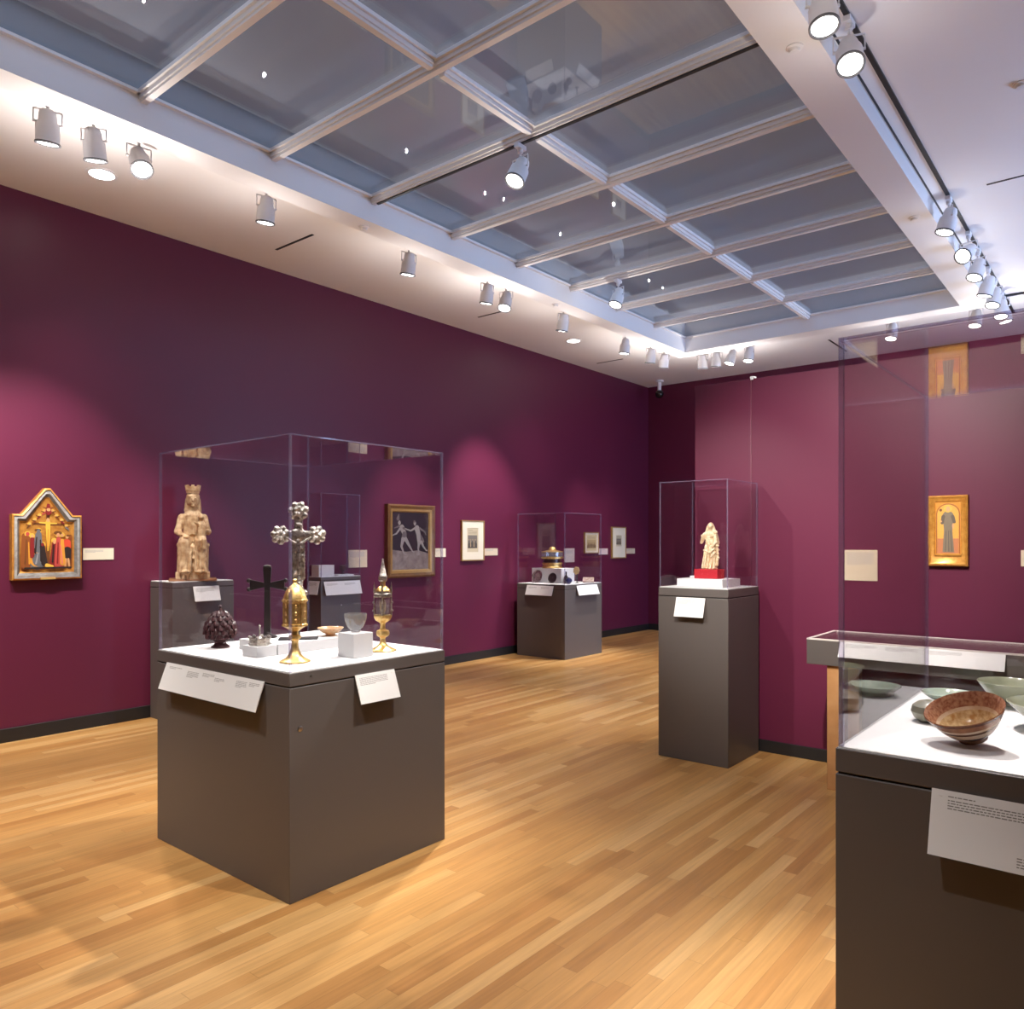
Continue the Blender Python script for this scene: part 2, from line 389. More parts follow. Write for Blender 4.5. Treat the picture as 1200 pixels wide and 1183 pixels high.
spotlight((-4.16, 6.805, 4.195), (-4.6, 4.8, 0.2), 'white spotlight hanging under a glazing bar toward the far left of the skylight', 160, 60, tilt=.8)
# lamps of the same tracks that hang nearer than the picture begins
for pos, aim, p, sz in (((-3.6, 1.31, 3.95), (-2.36, 5.2, 1.45), 420, 26), ((-1.155, 1.9, 3.95), (-1.7, 5.43, 1.5), 680, 42), ((-1.155, .9, 3.95), (-.3, 5.43, 1.5), 420, 44),
                        ((-5.04, .9, 3.95), (-6.6, 1.5, 1.7), 290, 52), ((-3.2, .4, 3.95), (-3.3, 2.1, .9), 170, 36), ((-5.04, .2, 3.95), (-4.8, 1.7, 0), 220, 56), ((-1.155, .2, 3.95), (-1.7, 1.9, 0), 170, 60),
                        ((-1.155, 2.35, 3.95), (-2.73, 2.36, .72), 260, 42), ((-1.155, 2.8, 3.95), (-1.6, 3.4, 0), 130, 60), ((-5.04, -.4, 3.95), (-5.3, 1.4, 0), 150, 60), ((-.3, 3.0, 4.1), (-.3, 2.5, .96), 160, 40)):
    spot_light(pos, Vector(aim)-Vector(pos), p, sz, .85)
# daylight that comes through the shaded skylight
al = bpy.data.lights.new('skylight_daylight', 'AREA'); al.shape = 'RECTANGLE'; al.size = SX1-SX0-.1; al.size_y = SY1-SY0-.1; al.energy = 70; al.color = (.55, .70, 1)
ao = bpy.data.objects.new('skylight_daylight', al); COL.objects.link(ao); ao.location = ((SX0+SX1)/2, (SY0+SY1)/2, 4.45)
# tall daylit window in the right-hand wall
win = bpy.data.objects.new('window_2', None); COL.objects.link(win); struct(win)
WY0, WY1, WZ0, WZ1 = 6.3, 10.8, .9, 3.3
bm = BM(); box(bm, XR-.012, XR-.006, WY0, WY1, WZ0, WZ1); obj('pane', bm, emis('daylit_glass', (.42, .60, 1, 1), DAY), win)
bm = BM()
for y in [WY0+(WY1-WY0)*k/6 for k in range(7)]: box(bm, XR-.06, XR-.013, y-.03, y+.03, WZ0, WZ1)
for z in (WZ0, (WZ0+WZ1)/2, WZ1): box(bm, XR-.058, XR-.013, WY0-.03, WY1+.03, z-.03, z+.03)
obj('frame', bm, M_trim, win)

# ------------------------------------------------------------------ small ceiling fittings
for (x, y), lab in (((-5.84, 2.44), 'lit recessed downlight in the ceiling near the first left spotlights'), ((-5.83, 8.41), 'lit recessed downlight in the ceiling close to the far part of left wall')):
    t = thing('recessed_downlight', lab, 'downlight', (x, y, ZC), 0, 'recessed downlights')
    bm = BM(); lathe(bm, [(.105, 0), (.105, -.006), (.085, -.008), (.082, 0)], 28, cap=False); obj('rim', bm, M_lamp, t)
    bm = BM(); lathe(bm, [(.081, -.004), (.081, -.001)], 28); obj('lens', bm, M_lens, t)
    spot_light((x, y, ZC-.03), (0, 0, -1), 60, 90, 1, upfill=0)
for (x0, x1, y), lab in (((-6.12, -5.57, 4.08), 'thin black slot in the left ceiling, nearest of its row'), ((-6.10, -5.68, 6.82), 'thin black slot in the left ceiling, middle of its row'), ((-6.3, -5.85, 9.7), 'thin black slot in the left ceiling, farthest of its row')):
    bm = BM(); box(bm, x0, x1, y-.012, y+.012, ZC-.003, ZC); tag(obj('ceiling_slot', bm, M_track), lab, 'slot vent', 'ceiling slots')
bm = BM(); box(bm, -3.21, -3.185, 10.5, 11.3, ZC-.003, ZC); tag(obj('ceiling_slot', bm, M_track), 'thin black slot in the far ceiling seen beside the big glass hood corner', 'slot vent', 'ceiling slots')
bm = BM(); box(bm, -.9, -.45, 6.69, 6.71, ZC-.003, ZC); tag(obj('ceiling_slot', bm, M_track), 'thin dark slot in the right ceiling at the edge of the picture', 'slot vent', 'ceiling slots')
def sprinkler(x, y, z, lab):
    bm = BM(); lathe(bm, [(.042, .004), (.042, -.006), (.028, -.010), (.024, -.024), (.0, -.026)], 24, cap=False)
    tag(obj('sprinkler_cap', bm, M_trim, loc=(x, y, z)), lab, 'sprinkler', 'ceiling sprinkler caps')
sprinkler(-1.385, 3.99, ZR, 'round white cap on the right skylight kerb beside the two top spotlights')
sprinkler(-1.385, 6.67, ZR, 'round white cap on the right skylight kerb, farther along')
sprinkler(-.55, 5.35, ZC, 'round white cap on the right ceiling at the picture edge')
sprinkler(-4.87, 4.06, ZR, 'round white cap on the left skylight kerb, the nearer one')
sprinkler(-4.86, 6.68, ZR, 'round white cap on the left skylight kerb, the farther one')
t = thing('security_camera', 'small white security camera with black dome by the far left ceiling corner', 'camera', (-6.18, 11.40, ZC))
bm = BM(); lathe(bm, [(.07, 0), (.07, -.02), (.035, -.03), (.03, -.17), (.0, -.17)], 24, cap=False); obj('mount', bm, M_lamp, t)
bm = BM(); ball(bm, (0, 0, -.22), .07, 0, 3); obj('dome', bm, M_cam, t)['label'] = 'black glossy dome'

# ------------------------------------------------------------------ label cards with faint rows of print
def card_mesh(bm, o, u, v, w, h, th=.004, rows=(), ink=1):
    """card from corner o, width along unit u, downwards along unit v; th thick to the back; rows (x, y, len, height)"""
    o, u, v = Vector(o), Vector(u).normalized(), Vector(v).normalized(); n = u.cross(v).normalized()
    M = Matrix((u, v, n)).transposed().to_4x4(); M.translation = o
    box(bm, 0, w, 0, h, -th/2, th/2, 0, M)
    rng = random.Random(int(w*1000)+len(rows))
    for (x, y, ln, hh) in rows:
        p = x
        while p < x+ln-.004:
            wl = min(rng.uniform(.006, .020)*(hh/.004), x+ln-p)
            for s in SIDE: box(bm, p, p+wl, y, y+hh, min(s*(th/2), s*(th/2+.0003)), max(s*(th/2), s*(th/2+.0003)), ink, M)
            p += wl+.35*hh+.0012
SIDE = (-1, 1)
def rows_for(w, h, blocks, hh=.0032, gap=.0062):
    r = []
    for (fx, fy, n, fl) in blocks:
        for k in range(n): r.append((fx*w, fy*h+k*gap, (fl if k < n-1 else fl*.55)*w, hh))
    return r
def slant_card(parent, face, a, b, pos, z, blocks, lab=None, ink=M_ink, d=.045, drop=.125, hh=.0032, gap=.0062, inkm=None):
    """sloping label on a plinth; face 'y' = the side facing -Y, 'x' = the side facing +X; local coordinates of parent"""
    bm = BM(); h = math.hypot(d, drop)
    if face == 'y': o_, u, v = (a, pos-.004, z), (1, 0, 0), (0, -d, -drop)
    else: o_, u, v = (pos+.004, a, z), (0, 1, 0), (d, 0, -drop)
    rows = rows_for(b-a, h, blocks, hh, gap)
    card_mesh(bm, o_, u, v, b-a, h, .004, rows)
    # hidden wedge bracket behind the card
    if face == 'y':
        for x in (a+.02, b-.02): box(bm, x-.004, x+.004, pos-.012, pos, z-.03, z-.012)
    else:
        for y in (a+.02, b-.02): box(bm, pos, pos+.012, y-.004, y+.004, z-.03, z-.012)
    o = obj('label_card', bm, [M_card, inkm or ink], parent, sharp=0)
    if lab: o['label'] = lab
    return o

# ------------------------------------------------------------------ display cases
def hood(parent, x0, x1, y0, y1, z0, z1, th=.008, e=.010):
    """clear five-sided acrylic cover with polished edges"""
    bm = BM()
    box(bm, x0+e, x1-e, y0, y0+th, z0, z1-e); box(bm, x0+e, x1-e, y1-th, y1, z0, z1-e)
    box(bm, x0, x0+th, y0+e, y1-e, z0, z1-e); box(bm, x1-th, x1, y0+e, y1-e, z0, z1-e)
    box(bm, x0+e, x1-e, y0+e, y1-e, z1-th, z1)
    h = obj('acrylic_hood', bm, M_acryl, parent, sharp=0); h['label'] = 'clear acrylic cover'
    bm = BM()
    for x in (x0, x1-e):
        for y in (y0, y1-e): box(bm, x, x+e, y, y+e, z0, z1)
    w = e*.6
    for y in (y0, y1-w): box(bm, x0+e, x1-e, y, y+w, z1-w, z1)
    for x in (x0, x1-w): box(bm, x, x+w, y0+e, y1-e, z1-w, z1)
    obj('polished_edges', bm, M_edge, h, sharp=0)
def case(label, x0, x1, y0, y1, h, top, slab=.06, hoodin=.006, deckm=M_deck, name='display_case', cat='display case', group='grey display cases', edge=.010, floor=0., kick=False):
    cx, cy = (x0+x1)/2, (y0+y1)/2
    t = thing(name, label, cat, (cx, cy, 0), 0, group)
    a, b = (x1-x0)/2, (y1-y0)/2
    g = .006
    bm = BM(); box(bm, -a, a, -b, b, 0, h-slab-g); obj('cabinet_body', bm, M_grey, t, bevel=.0025)
    bm = BM(); box(bm, -a+.006, a-.006, -b+.006, b-.006, h-slab-g, h-slab); obj('shadow_joint', bm, M_seam, t)
    bm = BM(); box(bm, -a, a, -b, b, h-slab, h-.004); obj('top_slab', bm, M_grey, t, bevel=.0025)
    bm = BM(); i = hoodin; box(bm, -a+i, a-i, -b+i, b-i, h-.004, h); d = obj('deck', bm, deckm, t); d['label'] = 'white deck'
    if top: hood(t, -a+hoodin, a-hoodin, -b+hoodin, b-hoodin, h, top, e=edge)
    return t, a, b
# centre case
CX0, CX1, CY0, CY1 = -3.865, -2.73, 1.884, 2.80
cen, a, b = case('large grey square case of gilt church vessels in the middle of the room', CX0, CX1, CY0, CY1, .96, 1.955)
cxm, cym = (CX0+CX1)/2, (CY0+CY1)/2
slant_card(cen, 'y', -3.753-cxm, -2.905-cxm, -b, .905, [(.05, .12, 2, .14), (.26, .16, 5, .12), (.42, .12, 3, .12), (.55, .2, 3, .1), (.76, .14, 5, .1), (.88, .12, 3, .09)], 'long white label panel')
slant_card(cen, 'x', 2.221-cym, 2.454-cym, a, .905, [(.08, .12, 6, .7)], 'small white label panel')
bm = BM(); lathe(bm, [(.0, .004), (.008, .004), (.012, .002), (.012, 0)], 16, M=Matrix.Translation((a, 1.915-cym+.02, .72)) @ Euler((0, PI/2, 0)).to_matrix().to_4x4(), cap=False); obj('lock', bm, M_brass, cen)
bm = BM(); lathe(bm, [(.0, .002), (.004, .002), (.004, 0)], 12, M=Matrix.Translation((a, 1.99-cym, .935)) @ Euler((0, PI/2, 0)).to_matrix().to_4x4(), cap=False); obj('screw', bm, M_brass, cen)
# near right case
NX0, NX1, NY0, NY1 = -.630, .52, 2.124, 3.19
near, a, b = case('large grey case of glazed bowls nearest the viewer at right', NX0, NX1, NY0, NY1, .96, 2.043, slab=.066, edge=.012)
nxm, nym = (NX0+NX1)/2, (NY0+NY1)/2
slant_card(near, 'y', -.40-nxm, .40-nxm, -b, .897, [(.045, .08, 1, .13), (.045, .14, 4, .36), (.225, .78, 4, .30), (.225+.34, .78, 4, .3)], 'wide white label panel with rows of small print', inkm=M_ink2, d=.055, drop=.145, hh=.0026, gap=.0062)
# tall case
TX0, TX1, TY0, TY1 = -2.642, -2.125, 4.86, 5.385
tall, a, b = case('tall narrow grey case with the ivory statuette by the partition', TX0, TX1, TY0, TY1, 1.19, 1.925, edge=.007)
slant_card(tall, 'y', -2.50-(TX0+TX1)/2, -2.285-(TX0+TX1)/2, -b, 1.122, [(.08, .12, 5, .6)], 'white label panel', d=.04, drop=.13)
# far case
FX0, FX1, FY0, FY1 = -6.478, -5.695, 8.025, 8.89
far, a, b = case('grey case with gilt tiered vessel far along the left wall', FX0, FX1, FY0, FY1, .96, 1.885, edge=.008)
slant_card(far, 'y', -6.303-(FX0+FX1)/2, -5.87-(FX0+FX1)/2, -b, .938, [(.08, .15, 4, .3), (.55, .15, 4, .3)], 'white label panel')
slant_card(far, 'x', 8.274-(FY0+FY1)/2, 8.759-(FY0+FY1)/2, a, .938, [(.08, .15, 4, .3), (.55, .15, 4, .3)], 'white label panel')
# wall plinth with the seated statue
A0 = (-6.585, -6.203, 3.15, 3.706)
pl, a, b = case('grey plinth against the left wall under the crowned statue', *A0, 1.172, None, slab=.05, name='statue_plinth', cat='plinth', group='grey wall plinths')
slant_card(pl, 'x', 3.327-3.428, 3.56-3.428, a, 1.128, [(.08, .12, 6, .7)], 'white label panel', d=.036)
# wall case behind the centre case
wallc, a, b = case('grey wall case with a white block on it seen through the centre case', -6.585, -6.36, 4.754, 5.262, 1.155, 2.0, slab=.035, hoodin=.004, edge=.008)
slant_card(wallc, 'x', 4.785-5.008, 5.245-5.008, a, 1.105, [(.06, .15, 4, .3), (.55, .15, 4, .3)], 'wide white label panel', d=.04, drop=.135)
slant_card(wallc, 'y', -6.555+6.4725, -6.375+6.4725, -b, 1.112, [(.08, .12, 6, .7)], 'white label panel', d=.03, drop=.135)
bm = BM(); lathe(bm, [(.0, .004), (.007, .004), (.007, 0)], 12, M=Matrix.Translation((a, 0, .86)) @ Euler((0, PI/2, 0)).to_matrix().to_4x4(), cap=False); obj('lock', bm, M_brass, wallc)

# table case by the partition
DX0, DX1, DY0, DY1 = -1.60, .45, 4.82, 5.36
tb = thing('table_case', 'shallow grey glass-topped table case on maple legs by the partition', 'table case', ((DX0+DX1)/2, (DY0+DY1)/2, 0))
a, b = (DX1-DX0)/2, (DY1-DY0)/2
bm = BM(); w = .03
box(bm, -a, a, -b, -b+w, .755, .905); box(bm, -a, a, b-w, b, .755, .905); box(bm, -a, -a+w, -b+w, b-w, .755, .905); box(bm, a-w, a, -b+w, b-w, .755, .905); box(bm, -a+w, a-w, -b+w, b-w, .755, .775)
obj('tray_body', bm, M_grey, tb, bevel=.002)
bm = BM(); box(bm, -a+w, a-w, -b+w, b-w, .775, .80); obj('lining', bm, M_tableint, tb)
bm = BM()
box(bm, -a, a, -b, -b+.022, .905, .913); box(bm, -a, a, b-.022, b, .905, .913); box(bm, -a, -a+.022, -b+.022, b-.022, .905, .913); box(bm, a-.022, a, -b+.022, b-.022, .905, .913)
obj('white_rim', bm, pbr('rim_white', (.72, .66, .62, 1), .5), tb)
bm = BM(); box(bm, -a+.022, a-.022, -b+.022, b-.022, .905, .911); obj('glass_top', bm, M_acryl, tb, sharp=0)
for sx in (-1, 1):
    for sy in (-1, 1):
        bm = BM(); lx = sx*(a-.15); ly = sy*(b-.055); box(bm, lx-.035, lx+.035, ly-.035, ly+.035, 0, .755); obj('leg', bm, M_maple, tb, bevel=.003)
slant_card(tb, 'y', -1.40+.575, -.56+.575, -b, .905, [(.04, .12, 4, .2), (.3, .12, 4, .2), (.56, .12, 4, .2)], 'long white label panel', d=.05, drop=.085)

# ------------------------------------------------------------------ things in the centre case
def T4(x, y, z, s=1): return Matrix.Translation((x, y, z))
ZD = .961
bm = BM(); box(bm, -.06, .06, -.054, .054, 0, .05); tag(obj('riser_block', bm, M_deck, loc=(-3.262, 2.084, ZD), bevel=.001), 'low white riser block under the small silver crown', 'riser block', 'white riser blocks')
bm = BM(); box(bm, -.17, .17, -.24, .24, 0, .052); tag(obj('riser_block', bm, M_deck, loc=(-3.37, 2.385, ZD), bevel=.001), 'broad low white riser under the two crosses', 'riser block', 'white riser blocks')
bm = BM(); box(bm, -.058, .058, -.058, .058, 0, .112); tag(obj('riser_block', bm, M_deck, loc=(-2.897, 2.365, ZD), bevel=.001), 'white cube riser under the glass bowl', 'riser block', 'white riser blocks')
# small silver crown on the little riser
t = thing('crown_vessel', 'small silver crown-shaped vessel with a thin spike on the low riser', 'crown', (-3.262, 2.084, ZD+.05))
bm = BM(); lathe(bm, [(.048, 0), (.050, .012), (.046, .014), (.048, .030), (.052, .034), (.044, .034), (.042, .002)], 24, cap=False, lobes=8, lob=.05); 
for k in range(8):
    an = 2*PI*k/8; ball(bm, (.047*math.cos(an), .047*math.sin(an), .038), .009, 0, 1)
obj('band', bm, M_silver, t)
bm = BM(); lathe(bm, [(.03, .002), (.028, .02), (.012, .034), (.004, .05), (.003, .085), (.006, .09), (.0, .10)], 14); obj('spike', bm, M_silver, t)
# pomander / pine cone
t = thing('carved_cone', 'dark carved cone-shaped vessel at the left of the centre case deck', 'vessel', (-3.672, 2.118, ZD))
bm = BM(); lathe(bm, [(.046, 0), (.046, .006), (.030, .018), (.026, .028), (.04, .036)], 20); obj('foot', bm, M_pom, t)
bm = BM(); lathe(bm, [(.02, .032), (.055, .046), (.07, .075), (.068, .105), (.052, .14), (.028, .17), (.008, .19), (.004, .205)], 24)
for r in range(6):
    z = .052+.022*r; rr = [.060, .069, .069, .062, .048, .032][r]
    for k in range(11):
        an = 2*PI*(k+.5*(r % 2))/11
        M = Matrix.Translation((rr*math.cos(an), rr*math.sin(an), z)) @ Euler((0, 0, an)).to_matrix().to_4x4() @ Euler((0, .05-.09*r, 0)).to_matrix().to_4x4()
        lathe(bm, [(.016, -.004), (.015, .012), (.0, .030)], 5, 0, M)
lathe(bm, [(.016, .17), (.009, .195), (.005, .205), (.009, .210), (.0, .222)], 10)
obj('scales', bm, M_pom, t)
# gilt ciborium
t = thing('gilt_ciborium', 'tall gilt lidded ciborium at the front corner of the centre case', 'ciborium', (-2.962, 2.072, ZD))
bm = BM(); lathe(bm, [(.066, 0), (.066, .006), (.058, .010), (.040, .020), (.026, .038), (.017, .060), (.014, .085), (.017, .100), (.026, .108), (.026, .118), (.016, .124), (.015, .138), (.030, .150), (.046, .160)], 36, lobes=6, lob=.035); obj('foot', bm, M_gold, t)
bm = BM(); lathe(bm, [(.046, .160), (.054, .163), (.054, .172), (.049, .175), (.049, .268), (.054, .271), (.054, .283), (.048, .286)], 36)
for k in range(6):
    an = 2*PI*k/6
    M = Matrix.Rotation(an, 4, 'Z')
    box(bm, .047, .053, -.004, .004, .172, .27, 0, M)
    for dz in (.19, .222, .254): ball(bm, M @ Matrix.Rotation(PI/6, 4, 'Z') @ Vector((.046, 0, dz)), (.007, .007, .011), 0, 2)
for k in range(18):
    an = 2*PI*k/18; ball(bm, (.053*math.cos(an), .053*math.sin(an), .167), .0055, 0, 1); ball(bm, (.053*math.cos(an), .053*math.sin(an), .277), .0055, 0, 1)
obj('cup', bm, M_gold, t)
bm = BM(); lathe(bm, [(.050, .286), (.047, .298), (.038, .322), (.024, .342), (.012, .350), (.008, .356), (.006, .360)], 36, lobes=8, lob=.05); ball(bm, (0, 0, .366), .011); obj('lid', bm, M_gold, t)
# silver processional cross
def cross_shape(bm, H0, H1, zc, half, th, wid, ends=True):
    box(bm, -wid, wid, -th, th, H0, H1); box(bm, -half, half, -th, th, zc-wid, zc+wid)
cr = thing('silver_cross', 'tall silver cross with lobed ends standing on a dark base in the centre case', 'cross', (-3.300, 2.330, ZD+.052), math.radians(51))
bm = BM(); box(bm, -.095, .095, -.05, .05, 0, .006); lathe(bm, [(.012, .006), (.008, .012), (.007, .12), (.011, .14)], 12); obj('stand', bm, M_dark, cr)['label'] = 'dark base plate and rod'
bm = BM()
zc = .525
cross_shape(bm, .15, .64, zc, .09, .012, .021)
box(bm, -.032, .032, -.014, .014, .30, .50)
for (ex, ez, s) in ((0, .645, 1.05), (-.088, zc, 1.0), (.088, zc, 1.0), (0, .222, .95)):
    ball(bm, (ex, 0, ez), (.032*s, .022, .032*s))
    for k in range(7):
        an = 2*PI*k/7+.3; ball(bm, (ex+.034*s*math.cos(an), 0, ez+.034*s*math.sin(an)), (.0165*s, .017, .0165*s))
    for k in range(5):
        an = 2*PI*k/5; ball(bm, (ex+.016*s*math.cos(an), -.022, ez+.016*s*math.sin(an)), .0085)
ball(bm, (0, -.004, zc), (.04, .018, .04))
rng = random.Random(3)
for k in range(26):
    ball(bm, (rng.uniform(-.026, .026), -.013, rng.uniform(.26, .6)), .007, 0, 1)
sculpt('cross_body', bm, .0042, M_silver, cr, lambda c, n: .0016*math.sin(c.x*420)*math.sin(c.z*390), 1)
bm = BM(); ball(bm, (0, -.020, .495), (.010, .010, .013)); limb(bm, (0, -.018, .48), (0, -.02, .42), .013, .011); limb(bm, (0, -.02, .42), (.004, -.02, .33), .012, .007)
for s in (-1, 1): limb(bm, (0, -.018, .475), (s*.062, -.016, .515), .007, .005)
sculpt('corpus', bm, .003, M_silver, cr)['label'] = 'small figure on the cross'
# dark cross behind
t = thing('dark_cross', 'small blackened bronze cross with flared arms behind the silver one', 'cross', (-3.475, 2.265, ZD+.052), math.radians(51))
bm = BM(); lathe(bm, [(.05, 0), (.05, .006), (.022, .016), (.016, .03)], 20); obj('foot', bm, M_bronze, t)
bm = BM(); hz = .27
for pts in ([(-.017, .02), (.017, .02), (.014, .24), (-.014, .24)], [(-.014, .24), (.014, .24), (.021, .36), (-.021, .36)], [(-.085, hz-.028), (-.014, hz-.012), (-.014, hz+.012), (-.085, hz+.028)], [(.014, hz-.012), (.085, hz-.028), (.085, hz+.028), (.014, hz+.012)]):
    f = [bm.verts.new((x, -.011, z)) for x, z in pts]; g = [bm.verts.new((x, .011, z)) for x, z in pts]
    bm.faces.new(f); bm.faces.new(list(reversed(g)))
    for k in range(4): bm.faces.new([f[k], g[k], g[(k+1) % 4], f[(k+1) % 4]])
for s in (-1, 1): ball(bm, (s*.09, 0, hz+.022), .012); ball(bm, (s*.09, 0, hz-.022), .012)
ball(bm, (0, 0, .362), (.022, .014, .012))
obj('arms', bm, M_bronze, t, bevel=.003)
# bowls
def bowl(bm, R, H, foot, th=.004, M=None, seg=40, flare=1.0, mis=None, mi=0):
    out_, inn = [], []
    n = 9
    for k in range(n+1):
        s = k/n; r = foot+(R-foot)*math.sin(s*PI/2)**flare if flare != 1 else foot+(R-foot)*(s**.6)
        z = .012+(H-.012)*s
        out_.append((r, z)); inn.append((r-th, z+.002))
    prof = [(.001, .004), (foot*.8, .004), (foot*.82, 0), (foot, 0), (foot*.97, .012)]+out_[1:]+[(R-th*.4, H+.002)]+list(reversed(inn[:-1]))+[(foot*.5, .012), (.001, .012)]
    lathe(bm, prof, seg, mi, M, cap=False, mis=mis(prof) if mis else None)
bm = BM(); bowl(bm, .068, .042, .026); tag(obj('shallow_bowl', bm, M_shell, loc=(-3.283, 2.515, ZD+.052)), 'shallow brown banded agate bowl on the low riser', 'bowl')
bm = BM(); bowl(bm, .054, .088, .022, .0035, flare=.62); tag(obj('glass_bowl', bm, M_crystal, loc=(-2.897, 2.365, ZD+.112)), 'clear rock crystal bowl on the white cube riser', 'bowl')
# tower reliquary
t = thing('tower_reliquary', 'gilt and crystal spired reliquary toward the right of the centre case', 'reliquary', (-2.932, 2.566, ZD))
bm = BM(); lathe(bm, [(.066, 0), (.066, .005), (.056, .010), (.030, .022), (.016, .038), (.012, .058), (.014, .066), (.030, .076), (.033, .088), (.030, .100), (.014, .108), (.012, .130), (.016, .140), (.036, .152), (.044, .168), (.044, .178)], 36, lobes=8, lob=.03); obj('foot', bm, M_gold, t)
bm = BM(); lathe(bm, [(.034, .178), (.034, .268)], 28); obj('crystal_cylinder', bm, M_crystal, t)
bm = BM(); lathe(bm, [(.006, .178), (.014, .20), (.016, .235), (.006, .262)], 14); obj('relic', bm, M_oakst, t)
bm = BM(); lathe(bm, [(.037, .266), (.044, .270), (.044, .284), (.036, .288), (.036, .296)], 28)
for s in range(4):
    an = s*PI/2+PI/4; x, y = .042*math.cos(an), .042*math.sin(an)
    lathe(bm, [(.0045, .178), (.0035, .29), (.006, .292), (.005, .31), (.0, .345)], 8, 0, Matrix.Translation((x, y, 0)))
    ball(bm, (x*1.12, y*1.12, .24), .006, 0, 1); ball(bm, (x*1.12, y*1.12, .20), .006, 0, 1)
lathe(bm, [(.018, .345), (.022, .352), (.022, .372), (.019, .376), (.004, .448), (.003, .452)], 8); ball(bm, (0, 0, .455), .005, 0, 1)
obj('silver_mount', bm, M_silver, t)
bm = BM(); lathe(bm, [(.036, .296), (.034, .306), (.022, .318), (.013, .324), (.013, .345)], 28); obj('gilt_dome', bm, M_gold, t)

# ------------------------------------------------------------------ bowls in the near case
def leanM(x, y, z, rx, ry, rz=0): return Matrix.Translation((x, y, z)) @ Euler((rx, ry, rz)).to_matrix().to_4x4()
# big banded bowl: tilted on a small clear rest
t = thing('banded_bowl', 'brown and cream banded bowl tilted at the front of the near case', 'bowl', (-.352, 2.385, .961))
def band_mis(prof):
    out_ = []
    top = max(range(len(prof)), key=lambda i: prof[i][1])
    for i in range(len(prof)-1):
        s = prof[i][1]/.085
        if i < top: out_.append([1, 1, 1, 2, 0, 2, 0, 0, 2, 0, 1, 1, 2, 1][min(i, 13)])
        else:
            out_.append(3 if i-top < 4 else (0 if i-top < 5 else 4))
    return out_
m_bandb = pbr('bowl_umber', (.10, .035, .018, 1), .25); m_bandr = pbr('bowl_brown', (.30, .13, .06, 1), .25, col2=(.2, .075, .035, 1), nscale=40)
m_cr = pbr('bowl_cream', (.72, .60, .46, 1), .22, col2=(.55, .38, .24, 1), nscale=25); m_spk = pbr('bowl_rim_speckle', (.50, .27, .16, 1), .25, col2=(.27, .10, .055, 1), nscale=110)
m_inn = pbr('bowl_inside_ochre', (.66, .50, .28, 1), .2, col2=(.40, .22, .08, 1), nscale=70)
bm = BM(); tilt = Euler((math.radians(19), math.radians(-12), math.radians(0))).to_matrix().to_4x4()
bowl(bm, .098, .088, .036, .005, tilt @ Matrix.Translation((0, 0, 0)), 48, mis=band_mis)
zmin = min(v.co.z for v in bm.verts)
for v in bm.verts: v.co.z -= zmin
obj('bowl_body', bm, [m_cr, m_bandr, m_bandb, m_spk, m_inn], t)
bm = BM(); box(bm, -.012, .012, .008, .034, 0, .006); obj('rest', bm, M_dark, t)
def ceramic(name, lab, m, x, y, R, H, foot, M=None, cat='bowl'):
    bm = BM(); bowl(bm, R, H, foot, .005, M, 40); return tag(obj(name, bm, m, loc=(x, y, .961)), lab, cat)
ceramic('shallow_dish', 'pale blue-green shallow dish behind the banded bowl', M_celpale, -.50, 2.93, .085, .034, .048, None, 'dish')
ceramic('celadon_bowl', 'olive celadon bowl at the back of the near case', M_celadon, -.338, 3.03, .098, .075, .032)
ceramic('celadon_bowl', 'large celadon bowl cut off by the right edge of the picture', M_celadon, -.178, 2.70, .135, .075, .045)
bm = BM(); lathe(bm, [(.0, .004), (.034, 0), (.050, .010), (.058, .028), (.054, .046), (.038, .058), (.020, .062), (.018, .060), (.0, .056)], 36, cap=False)
tag(obj('round_jar', bm, M_stone, loc=(-.490, 2.60, .961)), 'squat grey-green jar left of the banded bowl', 'jar')

# ------------------------------------------------------------------ tall case: ivory statuette
bm = BM(); box(bm, -.17, .17, -.15, .15, 0, .055); tag(obj('riser_block', bm, M_deck, loc=(-2.385, 5.12, 1.191), bevel=.001), 'white riser block in the tall case under the red base', 'riser block', 'white riser blocks')
bm = BM(); box(bm, -.088, .088, -.06, .06, 0, .066); tag(obj('velvet_base', bm, M_red, loc=(-2.375, 5.11, 1.246), bevel=.004), 'bright red block under the ivory statuette', 'block')
bm = BM(); box(bm, -.028, .028, -.02, .02, 0, .012); tag(obj('small_stand', bm, M_deck, loc=(-2.53, 5.2, 1.246)), 'tiny white stand at the left of the tall case riser', 'stand')
iv = thing('ivory_statuette', 'cream ivory standing woman and child statuette on a red block', 'statuette', (-2.372, 5.11, 1.312), math.radians(14))
bm = BM()
sw = lambda z: .010*math.sin(z*11)                                  # gentle sway of the tusk
for k in range(14):
    z = .024+.0172*k; r = .050-.0010*k+(.006 if k < 3 else 0)
    ball(bm, (sw(z), 0, z), (r, r*.72, .022))
ball(bm, (sw(.25), 0, .245), (.040, .028, .025)); limb(bm, (sw(.25), 0, .255), (.006, -.003, .285), .014, .012)
ball(bm, (.006, -.006, .300), (.0175, .019, .025)); ball(bm, (.006, .005, .303), (.023, .020, .029)); limb(bm, (.006, -.024, .302), (.006, -.028, .295), .003, .004)
for s in (-1, 1): limb(bm, (.006+s*.019, .006, .30), (.006+s*.030, .006, .245), .010, .013)            # veil
limb(bm, (-.034, 0, .245), (-.054, -.012, .19), .016, .012); limb(bm, (-.054, -.012, .19), (-.046, -.036, .225), .011, .008); ball(bm, (-.046, -.038, .236), .010)
limb(bm, (.042, 0, .240), (.060, -.012, .185), .016, .013); limb(bm, (.060, -.012, .185), (.034, -.036, .182), .012, .009)
